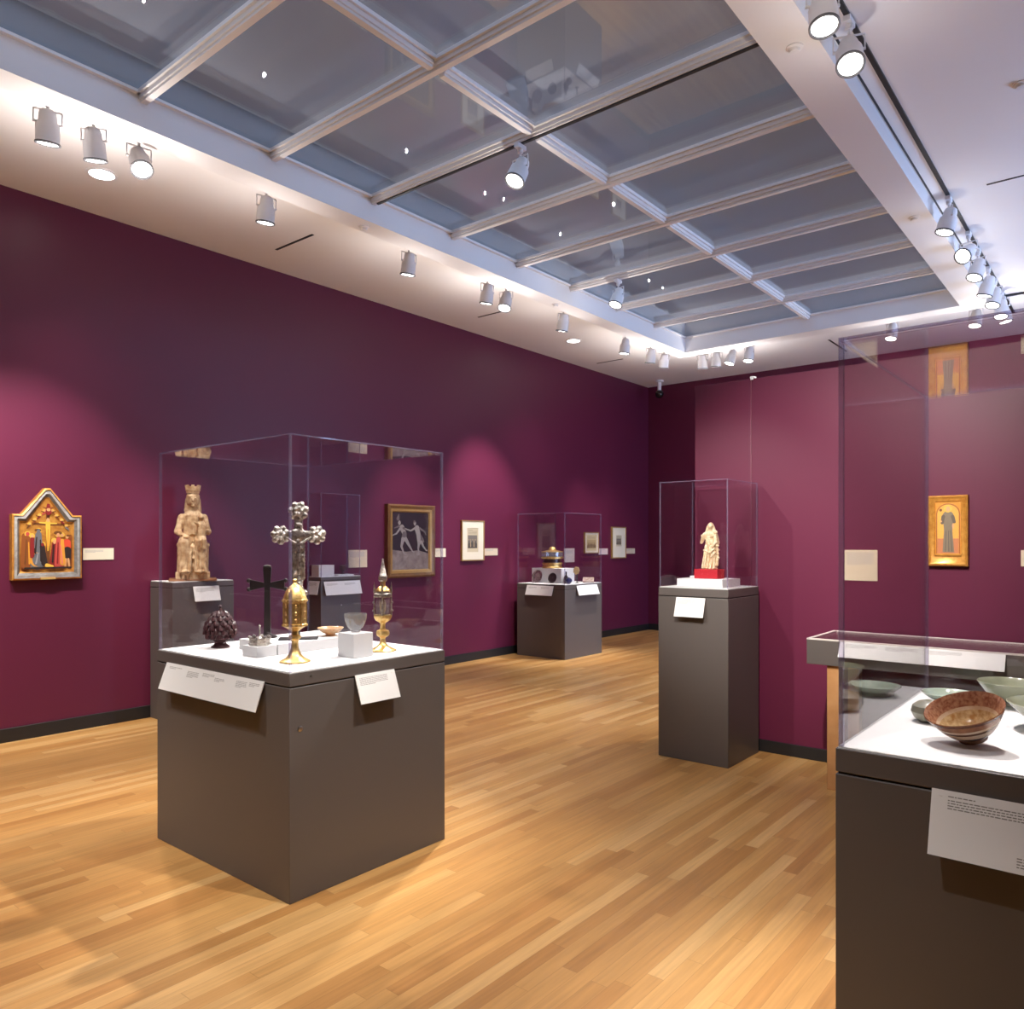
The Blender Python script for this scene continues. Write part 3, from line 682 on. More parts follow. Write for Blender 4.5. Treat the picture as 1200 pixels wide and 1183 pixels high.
limb(bm, (.046, -.026, .195), (.044, -.024, .238), .018, .015); ball(bm, (.045, -.027, .261), .0150); limb(bm, (.042, -.032, .235), (.014, -.042, .232), .007, .005); limb(bm, (.048, -.034, .19), (.032, -.050, .165), .009, .007)
for (a, b, r) in (((-.022, -.030, .17), (-.044, -.040, .010), .007), ((-.008, -.034, .18), (-.026, -.043, .010), .007), ((.008, -.036, .18), (-.006, -.045, .010), .007), ((.020, -.034, .165), (.016, -.043, .010), .007), ((.034, -.028, .16), (.038, -.036, .010), .008),
                 ((.052, -.022, .18), (.060, -.016, .10), .009), ((.060, -.016, .10), (.055, -.018, .03), .010), ((.045, -.036, .15), (.010, -.046, .115), .006), ((.010, -.046, .115), (-.034, -.036, .135), .006), ((.050, -.032, .125), (.015, -.046, .085), .006)):
    limb(bm, a, b, r*.8, r)
for k in range(4): ball(bm, (.060+.004*(k % 2), -.018, .165-.028*k), (.011, .014, .009))                 # zigzag hem
lathe(bm, [(.056, 0), (.058, .008), (.052, .016)], 20, M=Matrix.Diagonal((1, .78, 1, 1)))
sculpt('carved_figure', bm, .0024, M_ivory, iv, None, 1)

# ------------------------------------------------------------------ seated crowned statue on the wall plinth
st = thing('seated_statue', 'worn gilded wooden statue of a seated crowned woman with child on plinth', 'statue', (-6.375, 3.42, 1.173), math.radians(62))
bm = BM(); box(bm, -.19, .19, -.16, .15, 0, .018); obj('wood_base', bm, pbr('statue_base_wood', (.30, .14, .06, 1), .5), st, bevel=.004)
bm = BM()   # faces local -Y
box(bm, -.135, .135, -.155, .11, .018, .072)                       # footing
box(bm, -.10, .10, -.03, .11, .05, .33)                            # throne
for s in (-1, 1):
    limb(bm, (s*.108, -.03, .06), (s*.108, -.03, .28), .020, .020); ball(bm, (s*.108, -.03, .305), .027)
lathe(bm, [(.098, .30), (.088, .38), (.080, .45), (.090, .53), (.088, .565), (.050, .600), (.036, .62)], 22, M=Matrix.Translation((0, .03, 0)) @ Matrix.Diagonal((1, .80, 1, 1)))
limb(bm, (0, .028, .59), (0, .022, .65), .038, .036)
ball(bm, (0, .010, .700), (.048, .056, .072)); ball(bm, (0, .030, .705), (.060, .060, .080))           # face, veil
for s in (-1, 1): limb(bm, (s*.044, .035, .70), (s*.052, .035, .605), .018, .020)                      # veil falling beside the neck
limb(bm, (0, -.044, .715), (0, -.058, .690), .007, .011)                        # nose
ball(bm, (0, -.044, .664), (.016, .010, .0055)); ball(bm, (0, -.040, .643), (.018, .016, .014))
for s in (-1, 1): ball(bm, (s*.020, -.041, .712), (.011, .008, .006)); ball(bm, (s*.020, -.040, .727), (.015, .010, .004))
for s in (-1, 1):
    limb(bm, (s*.088, .03, .545), (s*.122, -.005, .42), .034, .028)             # upper arm
    limb(bm, (s*.058, .0, .35), (s*.064, -.125, .325), .056, .053)              # thighs
    limb(bm, (s*.064, -.125, .325), (s*.066, -.12, .10), .051, .050)            # shins under the robe
    ball(bm, (s*.055, -.168, .080), (.028, .045, .020))
limb(bm, (-.122, -.005, .42), (-.080, -.10, .385), .028, .021); ball(bm, (-.068, -.125, .385), (.021, .026, .016))
for k in range(4): limb(bm, (-.076+.011*k, -.14, .386), (-.074+.011*k, -.168, .372), .0065, .005)
limb(bm, (-.086, -.12, .39), (-.094, -.142, .396), .007, .005)
limb(bm, (.122, -.005, .42), (.105, -.085, .425), .028, .021); ball(bm, (.098, -.108, .432), (.021, .022, .018))
for k in range(4): limb(bm, (.095, -.115, .420+.011*k), (.064, -.130, .420+.011*k), .0065, .005)
for z in (.12, .19, .26): ball(bm, (0, -.105, z), (.055, .045, .06))          # cloth between the knees
# child on her knee
lathe(bm, [(.036, .35), (.040, .41), (.037, .48), (.020, .515)], 16, M=Matrix.Translation((.066, -.095, 0)))
ball(bm, (.066, -.102, .545), (.026, .028, .034)); ball(bm, (.066, -.130, .542), .007); limb(bm, (.045, -.11, .475), (.020, -.155, .495), .012, .009); ball(bm, (.018, -.158, .50), .010)
limb(bm, (.052, -.11, .365), (.045, -.18, .335), .022, .019); limb(bm, (.045, -.18, .335), (.045, -.178, .27), .016, .012)
limb(bm, (.080, -.11, .365), (.088, -.18, .345), .022, .019); limb(bm, (.088, -.18, .345), (.088, -.178, .28), .016, .012)
for k in range(6):
    x = -.100+.04*k; limb(bm, (x*.8, -.150, .29), (x, -.175, .08), .007, .012)  # folds of the skirt
for k in range(5):
    x = -.05+.025*k; limb(bm, (x*.6, -.045, .56), (x, -.050, .40), .007, .010)  # folds on the breast
sculpt('carved_figure', bm, .0048, M_oakst, st, lambda c, n: (.0022*math.sin(c.x*230+c.z*10) if c.z < .58 and c.y < .02 else 0), 1)
bm = BM(); lathe(bm, [(.054, .755), (.055, .775), (.062, .780), (.060, .790), (.064, .815), (.060, .815), (.050, .76)], 28, cap=False)
for k in range(8):
    an = 2*PI*k/8; box(bm, .056, .064, -.012, .012, .812, .826, 0, Matrix.Rotation(an, 4, 'Z')); ball(bm, (.0605*math.cos(an+.4), .0605*math.sin(an+.4), .798), .007, 0, 1)
obj('crown', bm, M_oakst, st, loc=(0, .022, 0))

# ------------------------------------------------------------------ things in the wall case
bm = BM(); box(bm, -.06, .06, -.095, .095, 0, .115); tag(obj('riser_block', bm, M_deck, loc=(-6.475, 4.865, 1.156), bevel=.001), 'white block on the wall case behind the silver cross', 'riser block', 'white riser blocks')
bm = BM(); box(bm, -.06, .06, -.10, .10, 0, .014); tag(obj('riser_block', bm, M_deck, loc=(-6.475, 5.115, 1.156), bevel=.001), 'thin white base under the tiny dark cup', 'riser block', 'white riser blocks')
bm = BM(); lathe(bm, [(.026, 0), (.014, .012), (.012, .03), (.032, .045), (.036, .085), (.028, .095), (.026, .09), (.008, .05)], 24, cap=False); tag(obj('small_cup', bm, pbr('smoky_glass', (.09, .06, .07, 1), .15), loc=(-6.475, 5.12, 1.171)), 'tiny dark footed cup on the wall case', 'cup')

# ------------------------------------------------------------------ things in the far case
bm = BM(); box(bm, -.245, .245, -.15, .15, 0, .195); tag(obj('riser_block', bm, M_deck, loc=(-6.17, 8.42, ZD), bevel=.001), 'white block under the gilt tiered vessel in the far case', 'riser block', 'white riser blocks')
t = thing('tiered_vessel', 'round gilt tiered vessel with a domed lid on the far case block', 'vessel', (-6.17, 8.40, ZD+.195))
bm = BM(); lathe(bm, [(.135, 0), (.140, .012), (.135, .024), (.128, .028), (.128, .048), (.140, .056), (.140, .070), (.130, .076)], 36); obj('lower_tier', bm, M_gold, t)
bm = BM(); lathe(bm, [(.122, .076), (.120, .125)], 36); obj('dark_band', bm, pbr('dark_enamel', (.05, .02, .018, 1), .3), t)
bm = BM(); lathe(bm, [(.138, .125), (.150, .135), (.150, .148), (.135, .155)], 36); obj('upper_ring', bm, M_gold, t)
bm = BM(); lathe(bm, [(.145, .155), (.145, .215)], 36); obj('crystal_wall', bm, M_crystal, t)
bm = BM(); lathe(bm, [(.148, .215), (.148, .222), (.08, .238), (.05, .245), (.045, .268), (.03, .285), (.0, .292)], 36, cap=False); obj('lid', bm, M_gold, t)
def leaning_disc(name, lab, m, x, y, R, tilt, m2=None):
    bm = BM(); M = Matrix.Translation((0, 0, R*math.cos(tilt)+.004)) @ Euler((PI/2-tilt, 0, 0)).to_matrix().to_4x4()
    lathe(bm, [(.001, -.004), (R*.6, -.004), (R, .008), (R, .012), (R*.62, 0), (R*.5, .001), (.001, .006)], 32, 0, M, cap=False)
    return tag(obj(name, bm, m, loc=(x, y, ZD)), lab, 'dish')
leaning_disc('silver_dish', 'silver dish leaning on the white block in the far case', M_silver, -6.28, 8.215, .085, .25)
leaning_disc('dark_medallion', 'dark round medallion leaning on the white block in the far case', M_bronze, -6.03, 8.22, .068, .25)
bm = BM(); lathe(bm, [(.028, 0), (.032, .03), (.030, .08), (.010, .11), (.010, .15), (.014, .155), (.0, .156)], 20, cap=False); tag(obj('small_flask', bm, M_bronze, loc=(-5.885, 8.32, ZD)), 'small dark flask beside the white block in the far case', 'flask')
bm = BM(); ball(bm, (0, 0, .042), .042, 0, 3); lathe(bm, [(.022, 0), (.016, .008)], 16); tag(obj('blue_orb', bm, M_blue, loc=(-5.80, 8.26, ZD)), 'dark blue glass orb at the front of the far case', 'orb')
t = thing('ochre_rosette', 'ochre rosette ornament on a dark rod in the far case', 'ornament', (-5.835, 8.50, ZD))
bm = BM(); lathe(bm, [(.03, 0), (.008, .01), (.007, .13)], 14); obj('rod', bm, M_dark, t)
bm = BM(); ball(bm, (0, 0, .165), .032)
for k in range(7):
    an = 2*PI*k/7; ball(bm, (.034*math.cos(an), -.012, .165+.034*math.sin(an)), (.02, .014, .02))
obj('petals', bm, pbr('ochre_enamel', (.62, .42, .18, 1), .4), t)
bm = BM(); M = Euler((math.radians(32), 0, math.radians(30))).to_matrix().to_4x4(); box(bm, -.075, .075, -.05, .05, 0, .02, 0, M)
zm = min(v.co.z for v in bm.verts)
for v in bm.verts: v.co.z -= zm
tag(obj('carved_plaque', bm, pbr('pale_plaque', (.62, .50, .42, 1), .5, col2=(.4, .26, .2, 1), nscale=30), loc=(-5.80, 8.72, ZD), bevel=.003), 'pale carved plaque lying tilted at the right of the far case', 'plaque')

# ------------------------------------------------------------------ wall labels
def wall_label(y0, y1, z0, z1, lab, m=M_card, blocks=((.06, .15, 4, .6),)):
    bm = BM(); card_mesh(bm, (XW+.003, y0, z1), (0, 1, 0), (0, 0, -1), y1-y0, z1-z0, .006, rows_for(y1-y0, z1-z0, blocks))
    tag(obj('wall_label', bm, [m, M_ink], sharp=0), lab, 'wall label', 'wall text labels')
wall_label(2.612, 2.85, 1.36, 1.455, 'wide cream label on the left wall beside the gabled altarpiece', pbr('label_ivory', (.74, .68, .54, 1), .6))
wall_label(5.288, 5.545, 1.23, 1.42, 'square beige label on the left wall above the wall case', M_cream, ((.06, .1, 10, .8),))
wall_label(6.56, 6.78, 1.325, 1.43, 'small cream label right of the dancing figures painting', pbr('label_ivory_b', (.74, .66, .50, 1), .6))
wall_label(7.50, 7.76, 1.332, 1.424, 'small cream label right of the nearer matted print', M_cream)
wall_label(9.28, 9.54, 1.207, 1.414, 'upright beige label on the wall seen through the far case', pbr('label_pinkish', (.66, .56, .50, 1), .6), ((.08, .1, 10, .8),))
wall_label(10.21, 10.47, 1.312, 1.408, 'small pinkish label beside the unmatted drawing', pbr('label_pinkish_b', (.66, .52, .50, 1), .6))
wall_label(11.03, 11.32, 1.316, 1.404, 'small cream label on the left wall nearest the far corner', M_cream)
def part_label(x0, x1, z0, z1, lab):
    bm = BM(); card_mesh(bm, (x0, PY-.003, z1), (1, 0, 0), (0, 0, -1), x1-x0, z1-z0, .006, rows_for(x1-x0, z1-z0, ((.07, .08, 14, .82),)))
    tag(obj('wall_label', bm, [M_cream, M_ink], sharp=0), lab, 'wall label', 'wall text labels')
part_label(-1.549, -1.344, 1.247, 1.451, 'beige square label on the partition left of the gold panel')
part_label(-.555, -.35, 1.36, 1.455, 'pale label on the partition at the right picture edge')

# ------------------------------------------------------------------ pictures
class Pic:
    """flat painted figures on a panel: polygons in several colours, each a hair above the last"""
    def __init__(s, mapf): s.bm = BM(); s.map = mapf; s.k = 0; s.mats = []
    def col(s, m):
        if m not in s.mats: s.mats.append(m)
        return s.mats.index(m)
    def poly(s, pts, m):
        s.k += 1; d = .0012+.00025*s.k
        f = s.bm.faces.new([s.bm.verts.new(s.map(u, v, d)) for u, v in pts]); f.material_index = s.col(m)
    def oval(s, u, v, a, b, m, n=16, rot=0.):
        c, q = math.cos(rot), math.sin(rot)
        s.poly([(u+a*math.cos(t)*c-b*math.sin(t)*q, v+a*math.cos(t)*q+b*math.sin(t)*c) for t in [2*PI*k/n for k in range(n)]], m)
    def stroke(s, p, q, w0, w1, m):
        dx, dy = q[0]-p[0], q[1]-p[1]; l = math.hypot(dx, dy) or 1; nx, ny = -dy/l, dx/l; base = math.atan2(dy, dx)
        pts = []
        for k in range(7): t = base+PI/2+PI*k/6; pts.append((p[0]+w0*math.cos(t), p[1]+w0*math.sin(t)))
        for k in range(7): t = base-PI/2+PI*k/6; pts.append((q[0]+w1*math.cos(t), q[1]+w1*math.sin(t)))
        s.poly(pts, m)
def paint(name, r, g, b, rough=.45, **k): return pbr('paint_'+name, srgb(r, g, b), rough, **k)
def ring_frame(bm, o, i, d0, d1, mapf, mi=0):
    """frame between polygon o (outer, depth d0) and i (inner, depth d1), with outer side down to the wall"""
    n = len(o)
    vo = [bm.verts.new(mapf(u, v, d0)) for u, v in o]; vi = [bm.verts.new(mapf(u, v, d1)) for u, v in i]
    for k in range(n):
        f = bm.faces.new([vo[k], vo[(k+1) % n], vi[(k+1) % n], vi[k]]); f.material_index = mi
    return vo, vi
def framed(bm, polys, mapf):
    """polys: [(polygon, depth, material)] from the outside in; builds the stepped moulding and its side walls"""
    for (p0, d0, m0), (p1, d1, m1) in zip(polys, polys[1:]): ring_frame(bm, p0, p1, d0, d1, mapf, m1)
    bmesh.ops.remove_doubles(bm, verts=bm.verts, dist=1e-6)
def rect(u0, u1, v0, v1): return [(u0, v0), (u1, v0), (u1, v1), (u0, v1)]
def inset(u0, u1, v0, v1, t): return rect(u0+t, u1-t, v0+t, v1-t)
LM = lambda u, v, d: Vector((XW+d, u, v))            # left wall: u along Y, v up, d off the wall

# gabled altarpiece
t = thing('gabled_altarpiece', 'small gabled gold-ground altarpiece with grey moulding on the left wall', 'painting', (XW, 2.338, 1.2))
LT = lambda u, v, d: Vector((d, u-2.338, v-1.2))
def gable(t_, u0=2.092, u1=2.582, v0=1.216, vs=1.715, us0=2.155, us1=2.518, va=1.921, flat=.018):
    c = (u0+u1)/2; s = t_*.75
    return [(u0+t_, v0+t_), (u1-t_, v0+t_), (u1-t_, vs-t_), (us1-s, vs-t_), (c+flat*(1-t_*6), va-t_*1.35), (c-flat*(1-t_*6), va-t_*1.35), (us0+s, vs-t_), (u0+t_, vs-t_)]
bm = BM()
framed(bm, [(gable(0), 0, 0), (gable(0), .055, 0), (gable(.012), .062, 0), (gable(.016), .055, 1), (gable(.034), .058, 2), (gable(.052), .042, 1), (gable(.06), .034, 0), (gable(.066), .03, 0)], LT)
box(bm, .05, .066, -.055, .05, .016, .034, 3)
obj('frame', bm, [M_oldgold, M_blueslate, pbr('worn_grey_gilt', (.42, .42, .42, 1), .35, col2=(.28, .26, .25, 1), nscale=25), pbr('brass_plate', (.70, .45, .16, 1), .35, metal=.4)], t)
P = Pic(lambda u, v, d: LT(u, v, .03+d))
gp = gable(.064)
P.poly(gp, M_oldgold)
g1 = paint('ochre', 214, 150, 54); g2 = paint('umber', 112, 66, 30); bl = paint('slateblue', 104, 106, 112); rd = paint('rose', 190, 78, 70); rr = paint('vermilion', 208, 74, 50); dk = paint('blackish', 44, 34, 32); fl = paint('flesh', 214, 160, 110); ye = paint('yellow', 222, 180, 70); br = paint('brown', 138, 78, 36); wr = paint('crimson', 132, 36, 36)
for u, w in ((2.18, .03), (2.20, .02), (2.50, .02)): P.stroke((u, 1.31), (u+.005, 1.55), w, w*.7, br)
P.stroke((2.345, 1.31), (2.345, 1.72), .014, .012, g2); P.stroke((2.25, 1.645), (2.44, 1.640), .010, .010, g2)
P.stroke((2.345, 1.66), (2.347, 1.52), .017, .013, ye); P.stroke((2.347, 1.52), (2.345, 1.44), .013, .006, ye); P.oval(2.345, 1.675, .012, .015, fl)
P.stroke((2.345, 1.65), (2.285, 1.655), .007, .005, ye); P.stroke((2.345, 1.65), (2.405, 1.650), .007, .005, ye)
for u, v, m, f in ((2.285, 1.70, wr, 1), (2.405, 1.70, br, -1), (2.32, 1.735, rd, 1), (2.375, 1.737, br, -1), (2.215, 1.63, g2, 1), (2.475, 1.62, bl, -1), (2.25, 1.665, br, 1), (2.44, 1.665, wr, -1)):
    P.oval(u, v+.012, .013, .013, ye); P.stroke((u, v), (u-f*.016, v-.020), .009, .004, m); P.stroke((u-f*.004, v), (u-f*.024, v+.008), .005, .002, g2); P.oval(u+f*.002, v+.011, .006, .007, fl)
P.stroke((2.345, 1.79), (2.345, 1.735), .012, .022, wr); P.stroke((2.36, 1.765), (2.385, 1.775), .007, .003, br); P.stroke((2.33, 1.765), (2.305, 1.775), .007, .003, br)
for u, v in ((2.20, 1.565), (2.275, 1.592), (2.302, 1.485), (2.412, 1.562), (2.385, 1.515), (2.44, 1.56), (2.23, 1.55)): P.oval(u, v, .021, .022, ye)
P.oval(2.345, 1.755, .014, .012, fl)
P.stroke((2.195, 1.53), (2.19, 1.33), .024, .034, br); P.oval(2.20, 1.565, .013, .016, rd)
P.stroke((2.275, 1.565), (2.265, 1.34), .020, .050, bl); P.stroke((2.235, 1.44), (2.245, 1.34), .022, .018, dk); P.oval(2.27, 1.595, .024, .012, g2); P.oval(2.275, 1.59, .012, .014, bl)
P.oval(2.262, 1.37, .050, .055, g1); P.oval(2.272, 1.37, .040, .052, bl); P.stroke((2.30, 1.47), (2.315, 1.34), .018, .022, dk); P.oval(2.302, 1.485, .012, .014, wr)
P.stroke((2.385, 1.50), (2.38, 1.33), .014, .032, wr); P.stroke((2.415, 1.53), (2.42, 1.33), .016, .034, rd); P.oval(2.41, 1.575, .030, .015, g2); P.oval(2.412, 1.56, .012, .014, fl)
P.stroke((2.475, 1.50), (2.478, 1.46), .028, .026, rr); P.stroke((2.478, 1.44), (2.478, 1.38), .028, .024, dk); P.stroke((2.467, 1.37), (2.462, 1.315), .008, .006, fl); P.stroke((2.485, 1.37), (2.492, 1.315), .008, .006, fl); P.oval(2.476, 1.545, .011, .014, fl); P.oval(2.485, 1.555, .016, .008, g2)
P.stroke((2.385, 1.515), (2.385, 1.50), .010, .010, fl); P.stroke((2.44, 1.52), (2.445, 1.34), .012, .020, g1); P.oval(2.44, 1.558, .010, .012, fl); P.stroke((2.23, 1.53), (2.225, 1.40), .013, .018, wr); P.oval(2.23, 1.55, .010, .012, fl)
for a_, b_, m in (((2.19, 1.52), (2.18, 1.34), g2), ((2.205, 1.50), (2.21, 1.34), g1), ((2.26, 1.54), (2.25, 1.42), dk), ((2.285, 1.52), (2.29, 1.36), dk), ((2.27, 1.42), (2.255, 1.34), paint('pale_slate', 150, 150, 152)), ((2.41, 1.50), (2.405, 1.34), wr), ((2.428, 1.48), (2.44, 1.34), paint('pale_rose', 214, 120, 104)), ((2.34, 1.60), (2.335, 1.47), g1), ((2.378, 1.48), (2.37, 1.35), dk)): P.stroke(a_, b_, .004, .006, m)
P.stroke((2.33, 1.325), (2.37, 1.315), .014, .010, ye); P.stroke((2.18, 1.305), (2.50, 1.305), .007, .007, dk)
obj('painted_panel', P.bm, P.mats, t, sharp=0, recalc=True)

# painting of two dancing figures
t = thing('framed_painting', 'dark painting of two pale dancing figures in a brown frame', 'painting', (XW, 6.17, 1.1))
LT2 = lambda u, v, d: Vector((d, u-6.17, v-1.1))
u0, u1, v0, v1 = 5.80, 6.545, 1.10, 1.937
bm = BM(); framed(bm, [(rect(u0, u1, v0, v1), 0, 0), (rect(u0, u1, v0, v1), .06, 0), (inset(u0, u1, v0, v1, .02), .072, 0), (inset(u0, u1, v0, v1, .05), .055, 0), (inset(u0, u1, v0, v1, .075), .05, 1), (inset(u0, u1, v0, v1, .09), .03, 1)], LT2)
obj('frame', bm, [M_framewood, M_framegold], t)
P = Pic(lambda u, v, d: LT2(u, v, .03+d))
nt_ = paint('night', 36, 24, 26, .4); gr = paint('ground', 142, 130, 122, .5, col2=srgb(112, 98, 94), nscale=14); pale = paint('pale_grey', 146, 138, 132, .5); pale2 = paint('mid_grey', 100, 90, 88, .5)
P.poly(inset(u0, u1, v0, v1, .088), nt_)
P.poly([(5.888, 1.188), (6.457, 1.188), (6.457, 1.37), (6.3, 1.41), (6.1, 1.395), (5.888, 1.42)], gr)
def at(x, y): return (5.888+(x-170)/240*.569, 1.188+(600-y)/415*.661)
def seg(a, b, w0, w1, m): P.stroke(at(*a), at(*b), w0, w1, m)
# nearer dancer, bent forward with one arm out
seg((212, 200), (206, 232), .004, .022, pale2)
P.oval(*at(216, 262), .020, .026, pale)
seg((232, 296), (250, 345), .036, .030, pale); seg((248, 345), (246, 372), .034, .042, pale2)
seg((224, 296), (196, 340), .014, .010, pale); seg((196, 340), (172, 352), .010, .006, pale); seg((214, 286), (184, 300), .010, .007, pale2)
seg((240, 300), (286, 318), .013, .008, pale2)
seg((238, 380), (228, 432), .026, .016, pale); seg((228, 432), (246, 486), .016, .008, pale); seg((246, 486), (262, 488), .007, .005, pale)
seg((256, 380), (280, 428), .026, .016, pale); seg((280, 428), (302, 470), .015, .008, pale); seg((302, 470), (312, 474), .007, .005, pale)
# farther dancer, upright, arm stretched toward the first
P.oval(*at(316, 262), .020, .027, pale); P.oval(*at(314, 250), .019, .012, pale2)
seg((330, 300), (342, 350), .038, .032, pale)
seg((318, 298), (288, 318), .013, .010, pale); seg((288, 318), (254, 304), .010, .006, pale)
seg((350, 300), (384, 326), .014, .010, pale2); seg((384, 326), (390, 346), .009, .006, pale2)
P.poly([at(326, 352), at(362, 348), at(382, 398), at(360, 414), at(336, 408)], pale2)
seg((340, 360), (344, 410), .030, .024, pale); seg((344, 405), (338, 446), .022, .014, pale); seg((338, 446), (344, 492), .013, .007, pale); seg((344, 492), (330, 496), .006, .005, pale)
seg((360, 400), (374, 436), .020, .013, pale); seg((374, 436), (394, 464), .012, .007, pale); seg((394, 464), (402, 460), .006, .004, pale)
obj('canvas', P.bm, P.mats, t, sharp=0)

def small_print(lab, u0, u1, v0, v1, win, cols, fw=.014, fm=M_framegold, name='framed_print'):
    uc = (u0+u1)/2
    t = thing(name, lab, 'framed print', (XW, uc, v0), 0, 'small framed prints')
    mp = lambda u, v, d: Vector((d, u-uc, v-v0))
    bm = BM(); framed(bm, [(rect(u0, u1, v0, v1), 0, 0), (rect(u0, u1, v0, v1), .03, 0), (inset(u0, u1, v0, v1, fw), .03, 0), (inset(u0, u1, v0, v1, fw), .02, 0)], mp); obj('frame', bm, fm, t)
    bm = BM(); a = inset(u0, u1, v0, v1, fw-.001)
    ring_frame(bm, a, rect(*win), .021, .021, mp); ring_frame(bm, rect(*win), rect(*win), .021, .017, mp); obj('mat', bm, M_mat, t)
    P = Pic(lambda u, v, d: mp(u, v, .016+d*.3)); w = win
    P.poly(rect(*w), cols[0]); rng = random.Random(int(u0*100))
    W, H = w[1]-w[0], w[3]-w[2]
    P.poly(rect(w[0]+.08*W, w[1]-.08*W, w[2]+.16*H, w[2]+.70*H), cols[1])
    P.poly([(w[0]+.08*W, w[2]+.16*H), (w[1]-.08*W, w[2]+.16*H), (w[1]-.08*W, w[2]+.36*H), (w[0]+.5*W, w[2]+.42*H), (w[0]+.08*W, w[2]+.34*H)], cols[2])
    for k in range(5):
        u = w[0]+W*(.18+.15*k); P.stroke((u, w[2]+.24*H), (u+rng.uniform(-.02, .02)*W, w[2]+.46*H), .05*W, .03*W, cols[3 if k % 2 else 2]); P.oval(u, w[2]+.51*H, .035*W, .03*H, cols[3])
    for k in range(4): P.stroke((w[0]+.12*W, w[2]+(.76+.05*k)*H), (w[1]-(.12 if k < 3 else .5)*W, w[2]+(.76+.05*k)*H), .008*H, .008*H, cols[4])
    obj('print_sheet', P.bm, P.mats, t, sharp=0)
pc = [paint('paper', 206, 192, 160), paint('inkgrey', 120, 112, 104), paint('inkdark', 78, 72, 66), paint('tan', 166, 146, 116), paint('script', 150, 138, 116)]
small_print('cream-matted print left of the far case', 7.045, 7.472, 1.27, 1.782, (7.15, 7.36, 1.38, 1.685), pc)
small_print('small cream drawing sheet seen through the far case', 9.79, 10.18, 1.335, 1.66, (9.84, 10.13, 1.375, 1.62), [paint('sheet', 212, 196, 150), paint('ochre_wash', 186, 164, 118), paint('sepia', 128, 104, 74), paint('sepia_b', 150, 126, 90), pc[4]], .012)
small_print('cream-matted print nearest the far corner of the left wall', 10.57, 11.0, 1.245, 1.755, (10.70, 10.87, 1.44, 1.62), pc, .016)

# gold panel on the partition
t = thing('gold_panel_painting', 'narrow gold panel painting of a grey-robed standing figure on the partition', 'painting', (-.9325, PY, 1.355))
PMp = lambda u, v, d: Vector((u+.9325, -d, v-1.355))
u0, u1, v0, v1 = -1.042, -.823, 1.355, 1.792
bm = BM(); framed(bm, [(rect(u0, u1, v0, v1), 0, 0), (rect(u0, u1, v0, v1), .035, 0), (inset(u0, u1, v0, v1, .010), .042, 0), (inset(u0, u1, v0, v1, .020), .034, 0), ([(u0+.036, v0+.070), (u1-.036, v0+.070), (u1-.036, v1-.036), (u0+.036, v1-.036)], .03, 0), ([(u0+.04, v0+.075), (u1-.04, v0+.075), (u1-.04, v1-.04), (u0+.04, v1-.04)], .022, 0)], PMp)
box(bm, .036-.1095, .1095-.036, -.040, -.03, .064, .073)
M_bg = pbr('bright_gilt', (.72, .36, .07, 1), .34, metal=.35, col2=(.55, .24, .04, 1), nscale=40)
obj('frame', bm, M_bg, t)
P = Pic(lambda u, v, d: PMp(u, v, .022+d*.5))
P.poly(rect(u0+.038, u1-.038, v0+.072, v1-.038), paint('gilt_field', 208, 144, 52, .35))
cxp = (u0+u1)/2
def arch(w, h0, h1, n=14): return [(cxp-w, h0), (cxp+w, h0)]+[(cxp+w*math.cos(PI*k/n), h1+w*math.sin(PI*k/n)) for k in range(n+1)]
P.poly(arch(.066, v0+.076, v1-.115), paint('arch_brown', 158, 92, 32)); P.poly(arch(.059, v0+.076, v1-.115), paint('arch_gold', 222, 166, 70))
P.poly(rect(cxp-.058, cxp+.058, v0+.078, v0+.17), paint('floor_rose', 190, 120, 76))
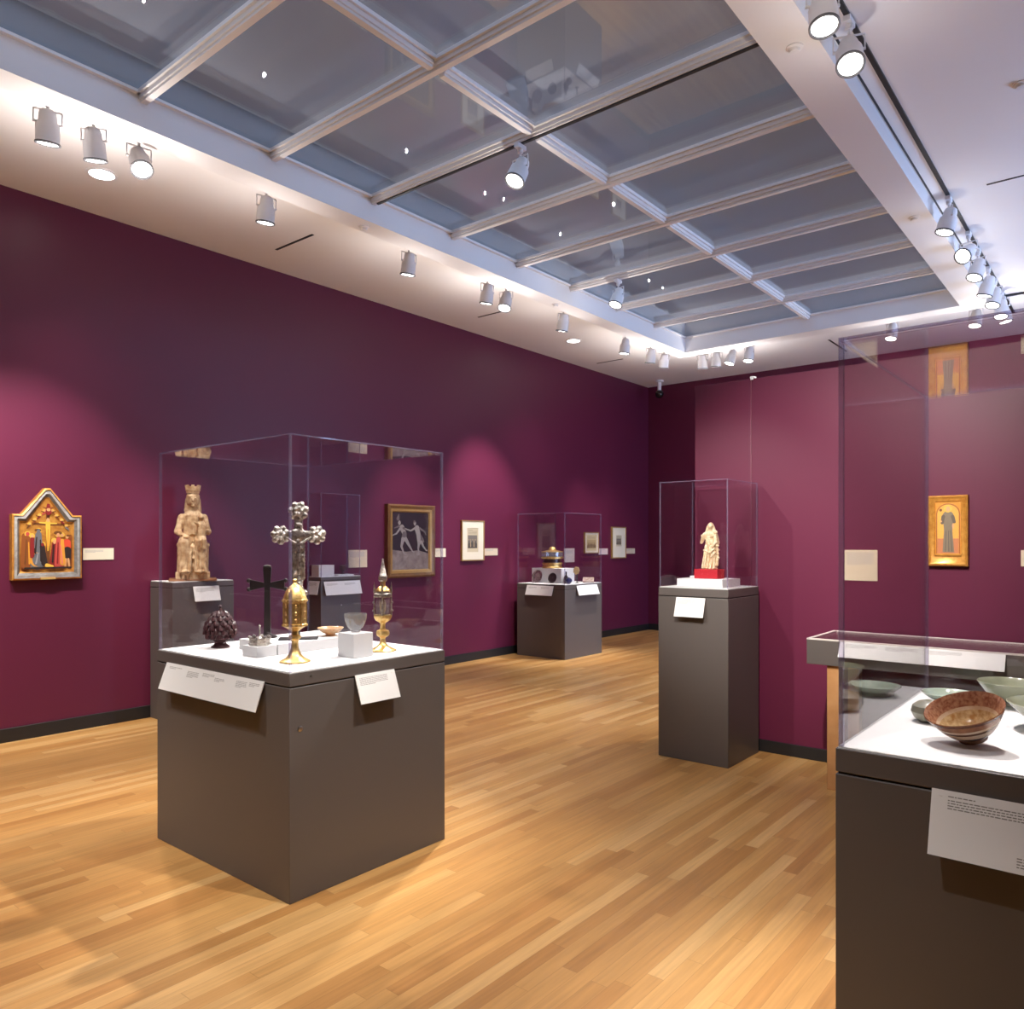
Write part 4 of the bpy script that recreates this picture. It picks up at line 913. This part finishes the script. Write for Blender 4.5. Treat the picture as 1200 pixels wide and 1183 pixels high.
ro = paint('robe', 124, 112, 92); ro2 = paint('robe_dark', 96, 86, 72)
P.poly([(cxp-.03, v0+.085), (cxp+.034, v0+.085), (cxp+.024, v0+.22), (cxp+.030, v1-.115), (cxp+.012, v1-.095), (cxp-.014, v1-.095), (cxp-.030, v1-.118), (cxp-.022, v0+.22)], ro)
P.stroke((cxp+.026, v1-.13), (cxp+.034, v1-.165), .010, .009, ro2); P.stroke((cxp-.026, v1-.13), (cxp-.032, v1-.170), .010, .009, ro2); P.oval(cxp+.028, v1-.19, .006, .016, fl); P.oval(cxp-.040, v1-.16, .008, .006, fl)
P.oval(cxp, v1-.082, .022, .024, ye); P.oval(cxp, v1-.084, .012, .016, fl); P.oval(cxp-.040, v1-.090, .008, .009, g2)
for k in (-.012, .004, .018): P.stroke((cxp+k*.8, v0+.22), (cxp+k*1.2, v0+.09), .0018, .0025, ro2)
obj('painted_panel', P.bm, P.mats, t, sharp=0)

# ------------------------------------------------------------------ world, camera, view
w = bpy.data.worlds.new('World'); SC.world = w; w.use_nodes = True
w.node_tree.nodes['Background'].inputs[0].default_value = (.58, .63, .76, 1); w.node_tree.nodes['Background'].inputs[1].default_value = 1.1
cam = bpy.data.cameras.new('camera'); co = bpy.data.objects.new('camera', cam); COL.objects.link(co)
cam.sensor_width = 36; cam.lens = 902.86/1200*36; cam.shift_y = (636.15-591.5)/1200; cam.clip_start = .05
co.location = (0, 0, 1.5); co.rotation_euler = (PI/2, 0, .685737)
SC.camera = co
SC.view_settings.view_transform = 'Standard'; SC.view_settings.look = 'None'; SC.view_settings.gamma = 1; SC.view_settings.use_curve_mapping = False
SC.view_settings.exposure = 0.0
SC.cycles.transparent_max_bounces = 48; SC.cycles.max_bounces = 10; SC.cycles.diffuse_bounces = 5; SC.cycles.glossy_bounces = 5
SC.cycles.sample_clamp_indirect = 4; SC.cycles.sample_clamp_direct = 0; SC.cycles.use_denoising = True
SC.cycles.blur_glossy = .5; SC.cycles.caustics_reflective = False; SC.cycles.caustics_refractive = False
